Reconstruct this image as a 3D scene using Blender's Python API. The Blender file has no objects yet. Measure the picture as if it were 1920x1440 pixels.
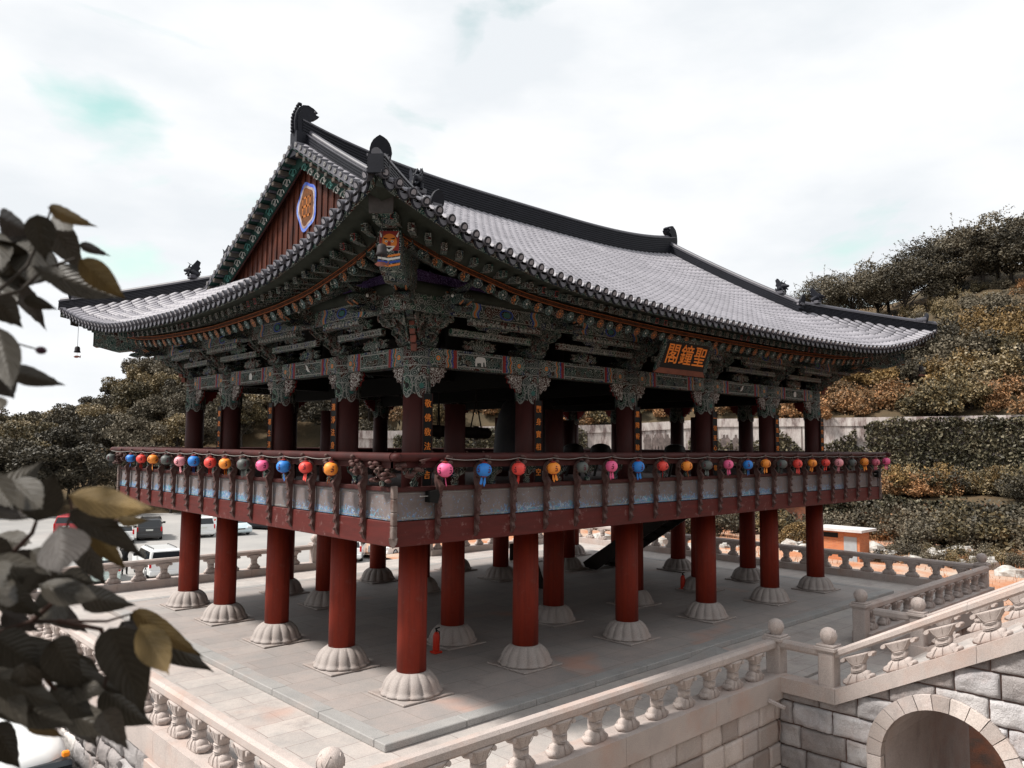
import bpy, math, random
from mathutils import Vector, Matrix
PI=math.pi; R=math.radians
sc=bpy.context.scene
col=sc.collection
# ------------------------------------------------ camera
CAM=Vector((-8.754,-11.910,4.5)); YAW,PITCH,ROLL,FPX=0.8157,0.0772,0.0078,1478.0
_f=Vector((math.cos(PITCH)*math.cos(YAW),math.cos(PITCH)*math.sin(YAW),math.sin(PITCH)))
_r=Vector((math.sin(YAW),-math.cos(YAW),0)); _u=_r.cross(_f)
_r2=_r*math.cos(ROLL)+_u*math.sin(ROLL); _u2=-_r*math.sin(ROLL)+_u*math.cos(ROLL)
cd=bpy.data.cameras.new('camera'); cam=bpy.data.objects.new('camera',cd); col.objects.link(cam)
M=Matrix((( _r2.x,_u2.x,-_f.x,CAM.x),(_r2.y,_u2.y,-_f.y,CAM.y),(_r2.z,_u2.z,-_f.z,CAM.z),(0,0,0,1)))
cam.matrix_world=M
cd.sensor_width=36; cd.lens=36*FPX/1920; cd.clip_end=2000; cd.clip_start=.05
cd.dof.use_dof=True; cd.dof.focus_distance=20; cd.dof.aperture_fstop=5.6
sc.camera=cam
# ------------------------------------------------ sky and sun
SUN_EL=R(52); SUN_AZ=R(150)      # azimuth measured from +X towards +Y
w=bpy.data.worlds.new("World"); sc.world=w; w.use_nodes=True
nt=w.node_tree; N=nt.nodes; Lk=nt.links; N.clear()
out=N.new('ShaderNodeOutputWorld'); bg=N.new('ShaderNodeBackground'); bg.inputs[1].default_value=0.085
sky=N.new('ShaderNodeTexSky'); sky.sky_type='NISHITA'; sky.sun_disc=False
sky.sun_elevation=SUN_EL; sky.sun_rotation=PI/2-SUN_AZ; sky.air_density=1.0; sky.dust_density=1.5
tc=N.new('ShaderNodeTexCoord')
mp=N.new('ShaderNodeMapping'); mp.inputs['Scale'].default_value=(1,1,2.6); mp.inputs['Location'].default_value=(0.35,0.1,0.25)
n1=N.new('ShaderNodeTexNoise'); n1.inputs['Scale'].default_value=3.2; n1.inputs['Detail'].default_value=7; n1.inputs['Roughness'].default_value=.52; n1.inputs['Distortion'].default_value=.35
rp=N.new('ShaderNodeValToRGB'); rp.color_ramp.elements[0].position=.30; rp.color_ramp.elements[1].position=.53
n2=N.new('ShaderNodeTexNoise'); n2.inputs['Scale'].default_value=3.4; n2.inputs['Detail'].default_value=5
rc=N.new('ShaderNodeValToRGB'); rc.color_ramp.elements[0].position=.36; rc.color_ramp.elements[0].color=(8.2,8.55,8.9,1); rc.color_ramp.elements[1].position=.6; rc.color_ramp.elements[1].color=(10,10.05,10.15,1)
teal=N.new('ShaderNodeMix'); teal.data_type='RGBA'; teal.blend_type='MULTIPLY'; teal.inputs[0].default_value=1; teal.inputs[7].default_value=(2.5,2.75,1.7,1)
mx=N.new('ShaderNodeMix'); mx.data_type='RGBA'
Lk.new(tc.outputs['Generated'],mp.inputs[0]); Lk.new(mp.outputs[0],n1.inputs[0]); Lk.new(mp.outputs[0],n2.inputs[0])

# one clear opening in the cloud deck, up and to the left, found by direction
dv=N.new('ShaderNodeVectorMath'); dv.operation='SUBTRACT'; dv.inputs[1].default_value=tuple((_f+_r2*((185-960)/FPX)-_u2*((212-720)/FPX)).normalized())
dr_=N.new('ShaderNodeVectorRotate'); dr_.rotation_type='AXIS_ANGLE'; dr_.inputs['Axis'].default_value=tuple(_f); dr_.inputs['Angle'].default_value=-.62
ds=N.new('ShaderNodeVectorMath'); ds.operation='LENGTH'
Lk.new(tc.outputs['Generated'],dv.inputs[0])
da=N.new('ShaderNodeVectorMath'); da.operation='DOT_PRODUCT'; ax_=(_r2*.86-_u2*.5).normalized(); da.inputs[1].default_value=tuple(ax_)
Lk.new(dv.outputs[0],da.inputs[0]); Lk.new(dv.outputs[0],ds.inputs[0])
def m_(op,a,b=None):
    q=N.new('ShaderNodeMath'); q.operation=op
    for i,x in ((0,a),(1,b)):
        if x is None: continue
        if hasattr(x,'links'): Lk.new(x,q.inputs[i])
        else: q.inputs[i].default_value=x
    return q.outputs[0]
al=da.outputs['Value']; ln=ds.outputs['Value']
perp=m_('SQRT',m_('MAXIMUM',m_('SUBTRACT',m_('MULTIPLY',ln,ln),m_('MULTIPLY',al,al)),0.0))
ell=m_('ADD',m_('MULTIPLY',m_('ABSOLUTE',al),1.5),m_('MULTIPLY',perp,12.0))
cov=m_('ADD',m_('SUBTRACT',m_('MULTIPLY',n1.outputs[0],1.35),.16),m_('MINIMUM',m_('MULTIPLY',m_('SUBTRACT',ell,.42),.3),.16))
Lk.new(cov,rp.inputs[0]); Lk.new(n2.outputs[0],rc.inputs[0]); Lk.new(rp.outputs[0],mx.inputs[0])
Lk.new(sky.outputs[0],teal.inputs[6]); Lk.new(teal.outputs[2],mx.inputs[6]); Lk.new(rc.outputs[0],mx.inputs[7])
Lk.new(mx.outputs[2],bg.inputs[0]); Lk.new(bg.outputs[0],out.inputs[0])
sl=bpy.data.lights.new('sun','SUN'); sl.energy=5.0; sl.angle=R(9); sl.color=(1,.95,.89)
so=bpy.data.objects.new('sun',sl); col.objects.link(so)
sd=Vector((math.cos(SUN_EL)*math.cos(SUN_AZ),math.cos(SUN_EL)*math.sin(SUN_AZ),math.sin(SUN_EL)))
so.rotation_euler=sd.to_track_quat('Z','Y').to_euler()
sc.view_settings.view_transform='Standard'; sc.view_settings.look='None'; sc.view_settings.gamma=1; sc.view_settings.exposure=0.32
rnd=random.Random(7)
# ------------------------------------------------ helpers
def ray(u,v):
    return _f+_r2*((u-960)/FPX)-_u2*((v-720)/FPX)
def at(u,v,d):
    w_=ray(u,v); return CAM+w_*(d/math.hypot(w_.x,w_.y))
class MB:
    def __init__(s): s.v=[]; s.f=[]; s.m=[]; s.sm=[]; s.T=None; s.mi=0; s.s=False
    def add(s,vs,fs,mi=None,smooth=None):
        b=len(s.v)
        for p in vs:
            p=Vector(p)
            s.v.append(tuple(s.T@p) if s.T is not None else tuple(p))
        for f in fs:
            s.f.append(tuple(i+b for i in f)); s.m.append(s.mi if mi is None else mi); s.sm.append(s.s if smooth is None else smooth)
    def box(s,a,b,mi=None):
        x0,y0,z0=a; x1,y1,z1=b
        s.add([(x0,y0,z0),(x1,y0,z0),(x1,y1,z0),(x0,y1,z0),(x0,y0,z1),(x1,y0,z1),(x1,y1,z1),(x0,y1,z1)],
              [(0,3,2,1),(4,5,6,7),(0,1,5,4),(1,2,6,5),(2,3,7,6),(3,0,4,7)],mi,False)
    def bbox(s,a,b,c=.015,mi=None):       # box with chamfered edges
        x0,y0,z0=a; x1,y1,z1=b
        vs=[];
        for z,i in ((z0,c),(z0+c,0),(z1-c,0),(z1,c)):
            for X,Y in ((x0+i+ (c if i==0 else 0)*1,y0+i),(x1-i-(c if i==0 else 0),y0+i),(x1-i,y0+i+(c if i==0 else 0)),(x1-i,y1-i-(c if i==0 else 0)),(x1-i-(c if i==0 else 0),y1-i),(x0+i+(c if i==0 else 0),y1-i),(x0+i,y1-i-(c if i==0 else 0)),(x0+i,y0+i+(c if i==0 else 0))):
                vs.append((X,Y,z))
        fs=[tuple(range(7,-1,-1)),tuple(range(24,32))]
        for k in range(3):
            for j in range(8):
                a_=k*8+j; b_=k*8+(j+1)%8; fs.append((a_,b_,b_+8,a_+8))
        s.add(vs,fs,mi,False)
    def beam(s,p,q,w,h,mi=None,up=(0,0,1)):
        p=Vector(p); q=Vector(q); d=(q-p).normalized(); side=d.cross(Vector(up)).normalized()*(w/2); u=side.normalized().cross(d)*(h/2)
        vs=[p-side-u,p+side-u,p+side+u,p-side+u,q-side-u,q+side-u,q+side+u,q-side+u]
        s.add(vs,[(0,1,2,3),(7,6,5,4),(0,4,5,1),(1,5,6,2),(2,6,7,3),(3,7,4,0)],mi,False)
    def tube(s,pts,r,n=8,mi=None,cap=True,smooth=True):
        pts=[Vector(p) for p in pts]; rs=r if isinstance(r,(list,tuple)) else [r]*len(pts)
        vs=[];prev=None
        for i,p in enumerate(pts):
            d=(pts[min(i+1,len(pts)-1)]-pts[max(i-1,0)])
            if d.length<1e-9: d=Vector((0,0,1))
            d.normalize()
            if prev is None:
                a=Vector((0,0,1)) if abs(d.z)<.9 else Vector((1,0,0)); x=d.cross(a).normalized()
            else:
                x=(prev-d*prev.dot(d)).normalized()
            prev=x; y=d.cross(x)
            for k in range(n):
                t=2*PI*k/n; vs.append(p+(x*math.cos(t)+y*math.sin(t))*rs[i])
        fs=[]
        for i in range(len(pts)-1):
            for k in range(n):
                a=i*n+k;b=i*n+(k+1)%n; fs.append((a,b,b+n,a+n))
        s.add(vs,fs,mi,smooth)
        if cap:
            s.add(vs[:n],[tuple(range(n-1,-1,-1))],mi,False); s.add(vs[-n:],[tuple(range(n))],mi,False)
    def lathe(s,prof,c=(0,0,0),n=24,mi=None,smooth=True,mod=None,axis='z'):
        vs=[]
        for (r,z) in prof:
            for k in range(n):
                t=2*PI*k/n; rr=r*(mod(t,z) if mod else 1)
                p=(rr*math.cos(t),rr*math.sin(t),z)
                if axis=='x': p=(p[2],p[0],p[1])
                if axis=='y': p=(p[0],p[2],p[1])
                vs.append((c[0]+p[0],c[1]+p[1],c[2]+p[2]))
        fs=[]
        for i in range(len(prof)-1):
            for k in range(n):
                a=i*n+k;b=i*n+(k+1)%n; fs.append((a,b,b+n,a+n))
        fs.append(tuple(range(n-1,-1,-1))); fs.append(tuple(range((len(prof)-1)*n,len(prof)*n)))
        s.add(vs,fs,mi,smooth)
    def prism(s,poly,o,a,b,th,mi=None):     # 2D polygon in plane (a,b) at origin o, thickness th along a x b (centred)
        a=Vector(a).normalized(); b=Vector(b).normalized(); n=a.cross(b).normalized()*(th/2); o=Vector(o)
        m=len(poly)
        vs=[o+a*x+b*y-n for x,y in poly]+[o+a*x+b*y+n for x,y in poly]
        fs=[tuple(range(m-1,-1,-1)),tuple(range(m,2*m))]+[(i,(i+1)%m,(i+1)%m+m,i+m) for i in range(m)]
        s.add(vs,fs,mi,False)
    def sweep(s,path,prof,mi=None,smooth=False,cap=True,side=None):  # prof in (side,up)
        path=[Vector(p) for p in path]; m=len(prof); vs=[]
        for i,p in enumerate(path):
            d=(path[min(i+1,len(path)-1)]-path[max(i-1,0)]); d.z=0; d.normalize()
            sd_=Vector((d.y,-d.x,0)) if side is None else Vector(side)
            for (x,z) in prof: vs.append(p+sd_*x+Vector((0,0,z)))
        fs=[]
        for i in range(len(path)-1):
            for k in range(m):
                a=i*m+k;b=i*m+(k+1)%m; fs.append((a,b,b+m,a+m))
        if cap: fs.append(tuple(range(m-1,-1,-1))); fs.append(tuple(range((len(path)-1)*m,len(path)*m)))
        s.add(vs,fs,mi,smooth)
    def sphere(s,c,r,n=12,m=8,mi=None,sc_=(1,1,1)):
        prof=[(max(1e-4,math.sin(PI*i/m)),-math.cos(PI*i/m)) for i in range(m+1)]
        vs=[];fs=[]
        for (rr,z) in prof:
            for k in range(n):
                t=2*PI*k/n; vs.append((c[0]+r*sc_[0]*rr*math.cos(t),c[1]+r*sc_[1]*rr*math.sin(t),c[2]+r*sc_[2]*z))
        for i in range(m):
            for k in range(n):
                a=i*n+k;b=i*n+(k+1)%n; fs.append((a,b,b+n,a+n))
        s.add(vs,fs,mi,True)
    def mesh(s,name,mats):
        me=bpy.data.meshes.new(name); me.from_pydata(s.v,[],s.f)
        for m in (mats if isinstance(mats,(list,tuple)) else [mats]): me.materials.append(m)
        me.polygons.foreach_set('material_index',s.m); me.polygons.foreach_set('use_smooth',s.sm); me.update()
        return me
def tag(o,label=None,cat=None,group=None,kind=None):
    if label:o['label']=label
    if cat:o['category']=cat
    if group:o['group']=group
    if kind:o['kind']=kind
    return o
def put(name,me,parent=None,label=None):
    o=bpy.data.objects.new(name,me); col.objects.link(o)
    if parent is not None:
        o.parent=parent; o.matrix_parent_inverse=(parent.matrix_parent_inverse@parent.matrix_basis).inverted() if parent.parent is None else Matrix.Identity(4)
    if label:o['label']=label
    return o
def part(name,mb,mats,parent,label=None):
    return put(name,mb.mesh(name,mats),parent,label)
def thing(name,label,cat,loc=(0,0,0),rz=0,group=None):
    o=bpy.data.objects.new(name,None); col.objects.link(o); o.location=loc; o.rotation_euler=(0,0,rz); o.empty_display_size=.2
    return tag(o,label,cat,group)
def solo(name,mb,mats,label,cat,group=None):
    o=put(name,mb.mesh(name,mats)); return tag(o,label,cat,group)
def struct(name,mb,mats,kind='structure'):
    o=put(name,mb.mesh(name,mats)); o['kind']=kind; return o
def copy_tree(o,parent=None):
    c=o.copy(); col.objects.link(c); c.parent=parent
    for ch in list(o.children): copy_tree(ch,c)
    return c
# ------------------------------------------------ materials
def newmat(name):
    m=bpy.data.materials.new(name); m.use_nodes=True; t=m.node_tree; b=t.nodes['Principled BSDF']; return m,t,b
def coord(t,kind='Object',scale=None,rot=None):
    c=t.nodes.new('ShaderNodeTexCoord'); o=c.outputs[kind]
    if scale or rot:
        mp=t.nodes.new('ShaderNodeMapping')
        if scale: mp.inputs['Scale'].default_value=scale
        if rot: mp.inputs['Rotation'].default_value=rot
        t.links.new(o,mp.inputs[0]); o=mp.outputs[0]
    return o
def noise(t,vec,scale,detail=4,rough=.6,dist=0):
    n=t.nodes.new('ShaderNodeTexNoise'); n.inputs['Scale'].default_value=scale; n.inputs['Detail'].default_value=detail; n.inputs['Roughness'].default_value=rough; n.inputs['Distortion'].default_value=dist
    t.links.new(vec,n.inputs[0]); return n.outputs[0]
def ramp(t,fac,stops,const=False):
    r=t.nodes.new('ShaderNodeValToRGB'); e=r.color_ramp.elements
    if const: r.color_ramp.interpolation='CONSTANT'
    while len(e)<len(stops): e.new(.5)
    for i,(p,c) in enumerate(stops):
        e[i].position=p; e[i].color=(c,c,c,1) if isinstance(c,(int,float)) else (*c,1)
    t.links.new(fac,r.inputs[0]); return r.outputs[0]
def mix(t,fac,a,b,mode='MIX'):
    m=t.nodes.new('ShaderNodeMix'); m.data_type='RGBA'; m.blend_type=mode
    for k,x in ((0,fac),(6,a),(7,b)):
        if hasattr(x,'is_linked') or hasattr(x,'links'): t.links.new(x,m.inputs[k])
        elif k==0: m.inputs[0].default_value=x
        else: m.inputs[k].default_value=(*x,1)
    return m.outputs[2]
def mth(t,op,a,b=None):
    m=t.nodes.new('ShaderNodeMath'); m.operation=op
    for k,x in ((0,a),(1,b)):
        if x is None: continue
        if hasattr(x,'links'): t.links.new(x,m.inputs[k])
        else: m.inputs[k].default_value=x
    return m.outputs[0]
def bump(t,b,h,strength=.4,dist=.02):
    n=t.nodes.new('ShaderNodeBump'); n.inputs['Strength'].default_value=strength; n.inputs['Distance'].default_value=dist
    t.links.new(h,n.inputs['Height']); t.links.new(n.outputs[0],b.inputs['Normal'])
def pm(name,c1,c2=None,scale=3,rough=.7,bs=20,bst=.3,bd=.01,spec=.15,metal=0,detail=5,sc3=None):
    m,t,b=newmat(name); v=coord(t,'Object',sc3)
    c2=c2 or tuple(x*.8 for x in c1)
    n=noise(t,v,scale,detail); t.links.new(ramp(t,n,[(.35,c1),(.65,c2)]),b.inputs['Base Color'])
    b.inputs['Roughness'].default_value=rough; b.inputs['Specular IOR Level'].default_value=spec; b.inputs['Metallic'].default_value=metal
    if bst: bump(t,b,noise(t,v,bs,4),bst,bd)
    return m
def flat(name,c,rough=.6,spec=.2,metal=0,emit=None):
    m,t,b=newmat(name); b.inputs['Base Color'].default_value=(*c,1); b.inputs['Roughness'].default_value=rough; b.inputs['Specular IOR Level'].default_value=spec; b.inputs['Metallic'].default_value=metal
    return m
def granite(name,c1,c2,stain=(.42,.24,.17),amount=.5,rough=.8,block=False):
    m,t,b=newmat(name); v=coord(t)
    n=noise(t,v,1.3,5); base=ramp(t,n,[(.3,c1),(.7,c2)])
    sp=noise(t,v,90,2); base=mix(t,.35,base,ramp(t,sp,[(.35,(.25,.25,.25)),(.65,(.8,.8,.8))]),'OVERLAY')
    gi=t.nodes.new('ShaderNodeNewGeometry'); base=mix(t,.75 if block else 0.0,base,ramp(t,gi.outputs['Random Per Island'],[(0,(.3,.27,.26)),(.35,(.5,.48,.47)),(.7,(.62,.62,.64)),(1,(.8,.77,.74))]),'OVERLAY')
    st=noise(t,v,.9,6,.65); s_=ramp(t,st,[(.5,0),(.72,amount)]); base=mix(t,s_,base,stain)
    dk_=noise(t,coord(t,'Object',(1,1,.35)),2.2,7,.75); base=mix(t,ramp(t,dk_,[(.55,0),(.75,.4)]),base,tuple(x*.35 for x in c2))
    t.links.new(base,b.inputs['Base Color']); b.inputs['Roughness'].default_value=rough
    if block:
        h_=mth(t,'ADD',mth(t,'MULTIPLY',noise(t,v,7,8,.72),1.0),mth(t,'MULTIPLY',noise(t,v,40,5),.3)); bump(t,b,h_,.9 if 'rough' in name else .35,.06)
    else: bump(t,b,noise(t,v,45,5),.35,.01)
    return m
def dancheong(name,base,line,accents,scale=7,freq=26,thr=.55,linemix=.9):
    m,t,b=newmat(name); v=coord(t)
    nn=t.nodes.new('ShaderNodeTexNoise'); nn.inputs['Scale'].default_value=scale*.8; t.links.new(v,nn.inputs[0])
    vm=t.nodes.new('ShaderNodeVectorMath'); vm.operation='MULTIPLY_ADD'; vm.inputs[1].default_value=(.12,.12,.12); t.links.new(nn.outputs[1],vm.inputs[0]); t.links.new(v,vm.inputs[2])
    vo=t.nodes.new('ShaderNodeTexVoronoi'); vo.inputs['Scale'].default_value=scale; t.links.new(vm.outputs[0],vo.inputs[0])
    s_=mth(t,'SINE',mth(t,'MULTIPLY',vo.outputs['Distance'],freq)); mask=ramp(t,s_,[(thr,0),(min(.99,thr+.25),linemix)])
    sep=t.nodes.new('ShaderNodeSeparateColor'); t.links.new(vo.outputs['Color'],sep.inputs[0])
    k=len(accents); stops=[(0,base)]+[(.42+.58*i/k,a) for i,a in enumerate(accents)]
    bc=ramp(t,sep.outputs[0],stops,True)
    c=mix(t,mask,bc,line)
    wear=noise(t,v,2.2,5); c=mix(t,ramp(t,wear,[(.45,0),(.75,.45)]),c,tuple(x*.8 for x in base))
    t.links.new(c,b.inputs['Base Color']); b.inputs['Roughness'].default_value=.8; b.inputs['Specular IOR Level'].default_value=.08
    bump(t,b,mask,.3,.01); return m
Mt={}
Mt['pave']=None
def paver(name,c1,c2,joint,bw,bh,rot=0,stains=True):
    m,t,b=newmat(name); v=coord(t,'Object',None,(0,0,rot))
    bk=t.nodes.new('ShaderNodeTexBrick'); bk.inputs['Scale'].default_value=1; bk.inputs['Brick Width'].default_value=bw; bk.inputs['Row Height'].default_value=bh
    bk.inputs['Mortar Size'].default_value=.006; bk.inputs['Mortar Smooth'].default_value=.2
    bk.inputs['Color1'].default_value=(*c1,1); bk.inputs['Color2'].default_value=(*c2,1); bk.inputs['Mortar'].default_value=(*joint,1)
    t.links.new(v,bk.inputs[0])
    c=bk.outputs[0]
    n=noise(t,v,.55,6,.6); c=mix(t,ramp(t,n,[(.35,0),(.7,.4)]),c,(.46,.36,.32))
    n=noise(t,v,1.7,6,.7); c=mix(t,ramp(t,n,[(.38,.35),(.6,0)]),c,(.2,.2,.2))
    sp=noise(t,v,70,2); c=mix(t,.25,c,ramp(t,sp,[(.3,.2),(.7,.8)]),'OVERLAY')
    if stains:
        n=noise(t,v,.38,3,.5); c=mix(t,ramp(t,n,[(.62,0),(.72,.5)]),c,(.5,.24,.16)); n=noise(t,v,1.1,7,.75); c=mix(t,ramp(t,n,[(.55,0),(.7,.5)]),c,(.17,.15,.14))
    t.links.new(c,b.inputs['Base Color']); b.inputs['Roughness'].default_value=.75
    bump(t,b,bk.outputs['Fac'],-.25,.01); return m
Mt['pave']=paver('terrace_paving',(.43,.4,.375),(.36,.33,.31),(.15,.11,.1),1.1,.55)
Mt['pave2']=paver('platform_paving',(.29,.265,.25),(.23,.21,.2),(.11,.085,.072),1.3,.65)
Mt['granite']=granite('pink_granite',(.44,.375,.345),(.34,.295,.275))
Mt['granite_edge']=granite('grey_granite',(.3,.29,.28),(.24,.235,.23),amount=.2)
Mt['lotus']=granite('lotus_granite',(.34,.3,.28),(.25,.22,.205),amount=.25)
Mt['rough']=granite('rough_granite',(.52,.505,.5),(.3,.29,.295),(.36,.24,.2),.5,.9,True)
Mt['dress']=granite('dressed_granite',(.42,.38,.36),(.33,.29,.27),(.4,.25,.19),.55,.85,True)
def redpaint():
    m,t,b=newmat('red_column_paint'); v=coord(t,'Object',(1,1,.15))
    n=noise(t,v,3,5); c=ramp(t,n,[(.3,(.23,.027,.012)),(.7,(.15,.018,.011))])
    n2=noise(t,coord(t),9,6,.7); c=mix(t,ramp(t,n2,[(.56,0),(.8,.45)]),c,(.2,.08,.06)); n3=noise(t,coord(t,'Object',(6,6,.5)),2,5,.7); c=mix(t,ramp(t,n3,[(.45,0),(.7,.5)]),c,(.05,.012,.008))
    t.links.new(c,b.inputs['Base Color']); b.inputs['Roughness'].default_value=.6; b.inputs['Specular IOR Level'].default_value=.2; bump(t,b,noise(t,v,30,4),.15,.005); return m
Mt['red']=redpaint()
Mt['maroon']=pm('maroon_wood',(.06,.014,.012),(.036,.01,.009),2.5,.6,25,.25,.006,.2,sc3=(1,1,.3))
Mt['darkred']=pm('old_red_wood',(.05,.017,.015),(.03,.012,.011),3,.7,25,.2)
Mt['fascia']=None
def fasciamat():
    m,t,b=newmat('faded_red_board'); v=coord(t)
    n=noise(t,coord(t,'Object',(.6,.6,5)),2,6,.7); c=ramp(t,n,[(.3,(.1,.014,.011)),(.7,(.06,.01,.008))])
    n2=noise(t,v,5,7,.75); c=mix(t,ramp(t,n2,[(.58,0),(.68,.55)]),c,(.26,.16,.15))
    t.links.new(c,b.inputs['Base Color']); b.inputs['Roughness'].default_value=.65; b.inputs['Specular IOR Level'].default_value=.25; return m
Mt['fascia']=fasciamat()
def panelmat():
    m,t,b=newmat('peeling_painted_panel'); v=coord(t)
    n=noise(t,v,2.5,5); c=ramp(t,n,[(.3,(.165,.135,.13)),(.7,(.11,.088,.085))])
    # teal and blue remains of paint near the lower edge of the panels
    sx=t.nodes.new('ShaderNodeSeparateXYZ'); t.links.new(v,sx.inputs[0])
    zz=mth(t,'SUBTRACT',sx.outputs[2],3.28); low=ramp(t,mth(t,'MULTIPLY',zz,2.2),[(.04,1),(.45,0.0)])
    big=noise(t,v,.33,2); fine=noise(t,v,14,6,.8,1.2)
    msk=mth(t,'GREATER_THAN',mth(t,'ADD',fine,mth(t,'MULTIPLY',low,mth(t,'MAXIMUM',mth(t,'ADD',mth(t,'MULTIPLY',mth(t,'SUBTRACT',big,.42),1.5),.1),0.0))),.6)
    pc=ramp(t,noise(t,v,9,4,.6,2),[(.35,(.08,.28,.28)),(.5,(.09,.13,.3)),(.62,(.3,.4,.42)),(.72,(.3,.18,.1))])
    c=mix(t,msk,c,pc)
    fl=noise(t,v,28,5,.8); c=mix(t,ramp(t,fl,[(.68,0),(.7,.7)]),c,(.55,.55,.55))
    t.links.new(c,b.inputs['Base Color']); b.inputs['Roughness'].default_value=.7; bump(t,b,fl,.3,.01); return m
Mt['panel']=panelmat()
Mt['teal']=pm('faded_teal_paint',(.13,.33,.34),(.2,.27,.29),9,.6)
G0=(.02,.03,.027)
Mt['dan']=dancheong('green_painted_wood',G0,(.26,.27,.245),[(.02,.05,.044),(.035,.009,.008),(.01,.018,.03),(.035,.018,.01),(.01,.04,.034)],9,26)
Mt['dan_l']=dancheong('lighter_painted_beam',(.04,.054,.05),(.34,.34,.315),[(.024,.07,.048),(.055,.015,.013),(.018,.028,.07),(.045,.02,.014),(.08,.085,.08)],8,24)
Mt['dan_d']=dancheong('dark_painted_bracket',(.016,.026,.023),(.2,.205,.185),[(.014,.042,.036),(.026,.008,.007),(.008,.011,.028),(.02,.012,.008)],10,24,.6)
Mt['scroll']=dancheong('white_scroll_carving',(.05,.02,.018),(.5,.49,.46),[(.08,.05,.045)],13,17,.35,1)
Mt['scrollg']=dancheong('grey_scroll_carving',(.02,.029,.026),(.25,.25,.225),[(.02,.05,.045),(.07,.02,.018)],12,20,.4,1)
Mt['greenwood']=pm('dark_green_wood',(.014,.045,.036),(.01,.03,.026),4,.75,20,.2)
Mt['olive']=pm('olive_soffit_wood',(.03,.034,.027),(.02,.023,.018),5,.8,20,.2)
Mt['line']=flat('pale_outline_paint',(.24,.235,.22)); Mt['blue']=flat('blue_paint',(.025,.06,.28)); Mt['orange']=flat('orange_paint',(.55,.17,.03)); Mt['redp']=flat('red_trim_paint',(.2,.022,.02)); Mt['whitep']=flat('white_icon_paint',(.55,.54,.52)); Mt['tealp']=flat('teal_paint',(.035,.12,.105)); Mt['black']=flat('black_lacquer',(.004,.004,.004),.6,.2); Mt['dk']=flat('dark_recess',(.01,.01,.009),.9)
Mt['disk1']=flat('ochre_rosette',(.25,.1,.045)); Mt['disk2']=flat('green_rosette',(.09,.14,.14)); Mt['purple']=dancheong('purple_scroll_board',(.03,.016,.06),(.12,.09,.2),[(.03,.012,.05)],12,22,.4,1)
def tile(name,c1,c2,rough,spec=.6):
    m,t,b=newmat(name); v=coord(t)
    n=noise(t,v,1.6,5); c=ramp(t,n,[(.3,c1),(.7,c2)])
    n2=noise(t,v,11,3); c=mix(t,ramp(t,n2,[(.35,.5),(.6,0)]),c,tuple(x*.5 for x in c1)); n5=noise(t,v,2.4,7,.75); c=mix(t,ramp(t,n5,[(.55,0),(.72,.45)]),c,tuple(x*.45 for x in c2)); n4=noise(t,v,.7,6,.7); c=mix(t,ramp(t,n4,[(.4,0),(.7,.35)]),c,tuple(min(1,x*1.35) for x in c1))
    t.links.new(c,b.inputs['Base Color']); b.inputs['Roughness'].default_value=rough; b.inputs['Specular IOR Level'].default_value=spec
    bump(t,b,noise(t,v,30,4),.2,.006); return m
Mt['tile']=tile('grey_roof_tile',(.3,.29,.318),(.2,.193,.216),.52,.35)
Mt['tile_d']=tile('dark_ridge_tile',(.014,.015,.022),(.009,.01,.015),.6,.2)
Mt['tile_m']=tile('mid_grey_tile',(.085,.083,.1),(.055,.053,.066),.5)
Mt['plank']=pm('gable_red_plank',(.085,.022,.011),(.03,.011,.009),5,.6,20,.3,sc3=(1,1,.2))
Mt['ground']=pm('earth',(.3,.25,.21),(.2,.16,.13),.15,.95,3,.5,.05)
Mt['asphalt']=pm('worn_asphalt',(.34,.325,.31),(.24,.235,.23),.12,.9,8,.3,.02,detail=8)
Mt['rock']=pm('pale_rock',(.5,.48,.45),(.22,.2,.18),1.6,.9,6,.8,.08)
Mt['conc']=None
def concmat():
    m,t,b=newmat('stained_concrete'); v=coord(t,'Object',(1,1,.25)); n=noise(t,v,.75,9,.8)
    c=ramp(t,n,[(.38,(.58,.54,.51)),(.5,(.42,.37,.35)),(.58,(.2,.15,.14)),(.7,(.1,.07,.065))])
    t.links.new(c,b.inputs['Base Color']); b.inputs['Roughness'].default_value=.9; return m
Mt['conc']=concmat()
def leafmat(name,stops,scale,rough=.55,trans=.0,rv=.5):
    m,t,b=newmat(name); v=coord(t)
    oi=t.nodes.new('ShaderNodeObjectInfo')
    g=t.nodes.new('ShaderNodeNewGeometry')
    n=noise(t,v,scale,3)
    f=mth(t,'ADD',n,mth(t,'MULTIPLY',mth(t,'SUBTRACT',oi.outputs['Random'],.5),rv))
    f=mth(t,'ADD',f,mth(t,'MULTIPLY',mth(t,'SUBTRACT',g.outputs['Random Per Island'],.5),.45))
    t.links.new(ramp(t,f,stops),b.inputs['Base Color']); b.inputs['Roughness'].default_value=rough; b.inputs['Specular IOR Level'].default_value=.25
    return m
Mt['fol_g']=leafmat('muted_green_foliage',[(.15,(.05,.043,.026)),(.4,(.11,.09,.05)),(.65,(.19,.135,.06)),(.85,(.3,.25,.17))],.5)
Mt['fol_d']=leafmat('dark_foliage',[(.2,(.035,.031,.022)),(.5,(.078,.066,.044)),(.8,(.16,.135,.095))],.5)
Mt['fol_o']=leafmat('golden_foliage',[(.15,(.06,.042,.02)),(.45,(.15,.098,.04)),(.8,(.3,.19,.075))],.6,rv=.3)
Mt['fol_r']=leafmat('rusty_foliage',[(.15,(.07,.05,.028)),(.45,(.18,.105,.05)),(.8,(.36,.18,.08))],.6,rv=.3)
Mt['ivy']=leafmat('ivy_leaves',[(.2,(.032,.03,.019)),(.45,(.085,.076,.046)),(.75,(.22,.185,.12))],.4)
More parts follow.
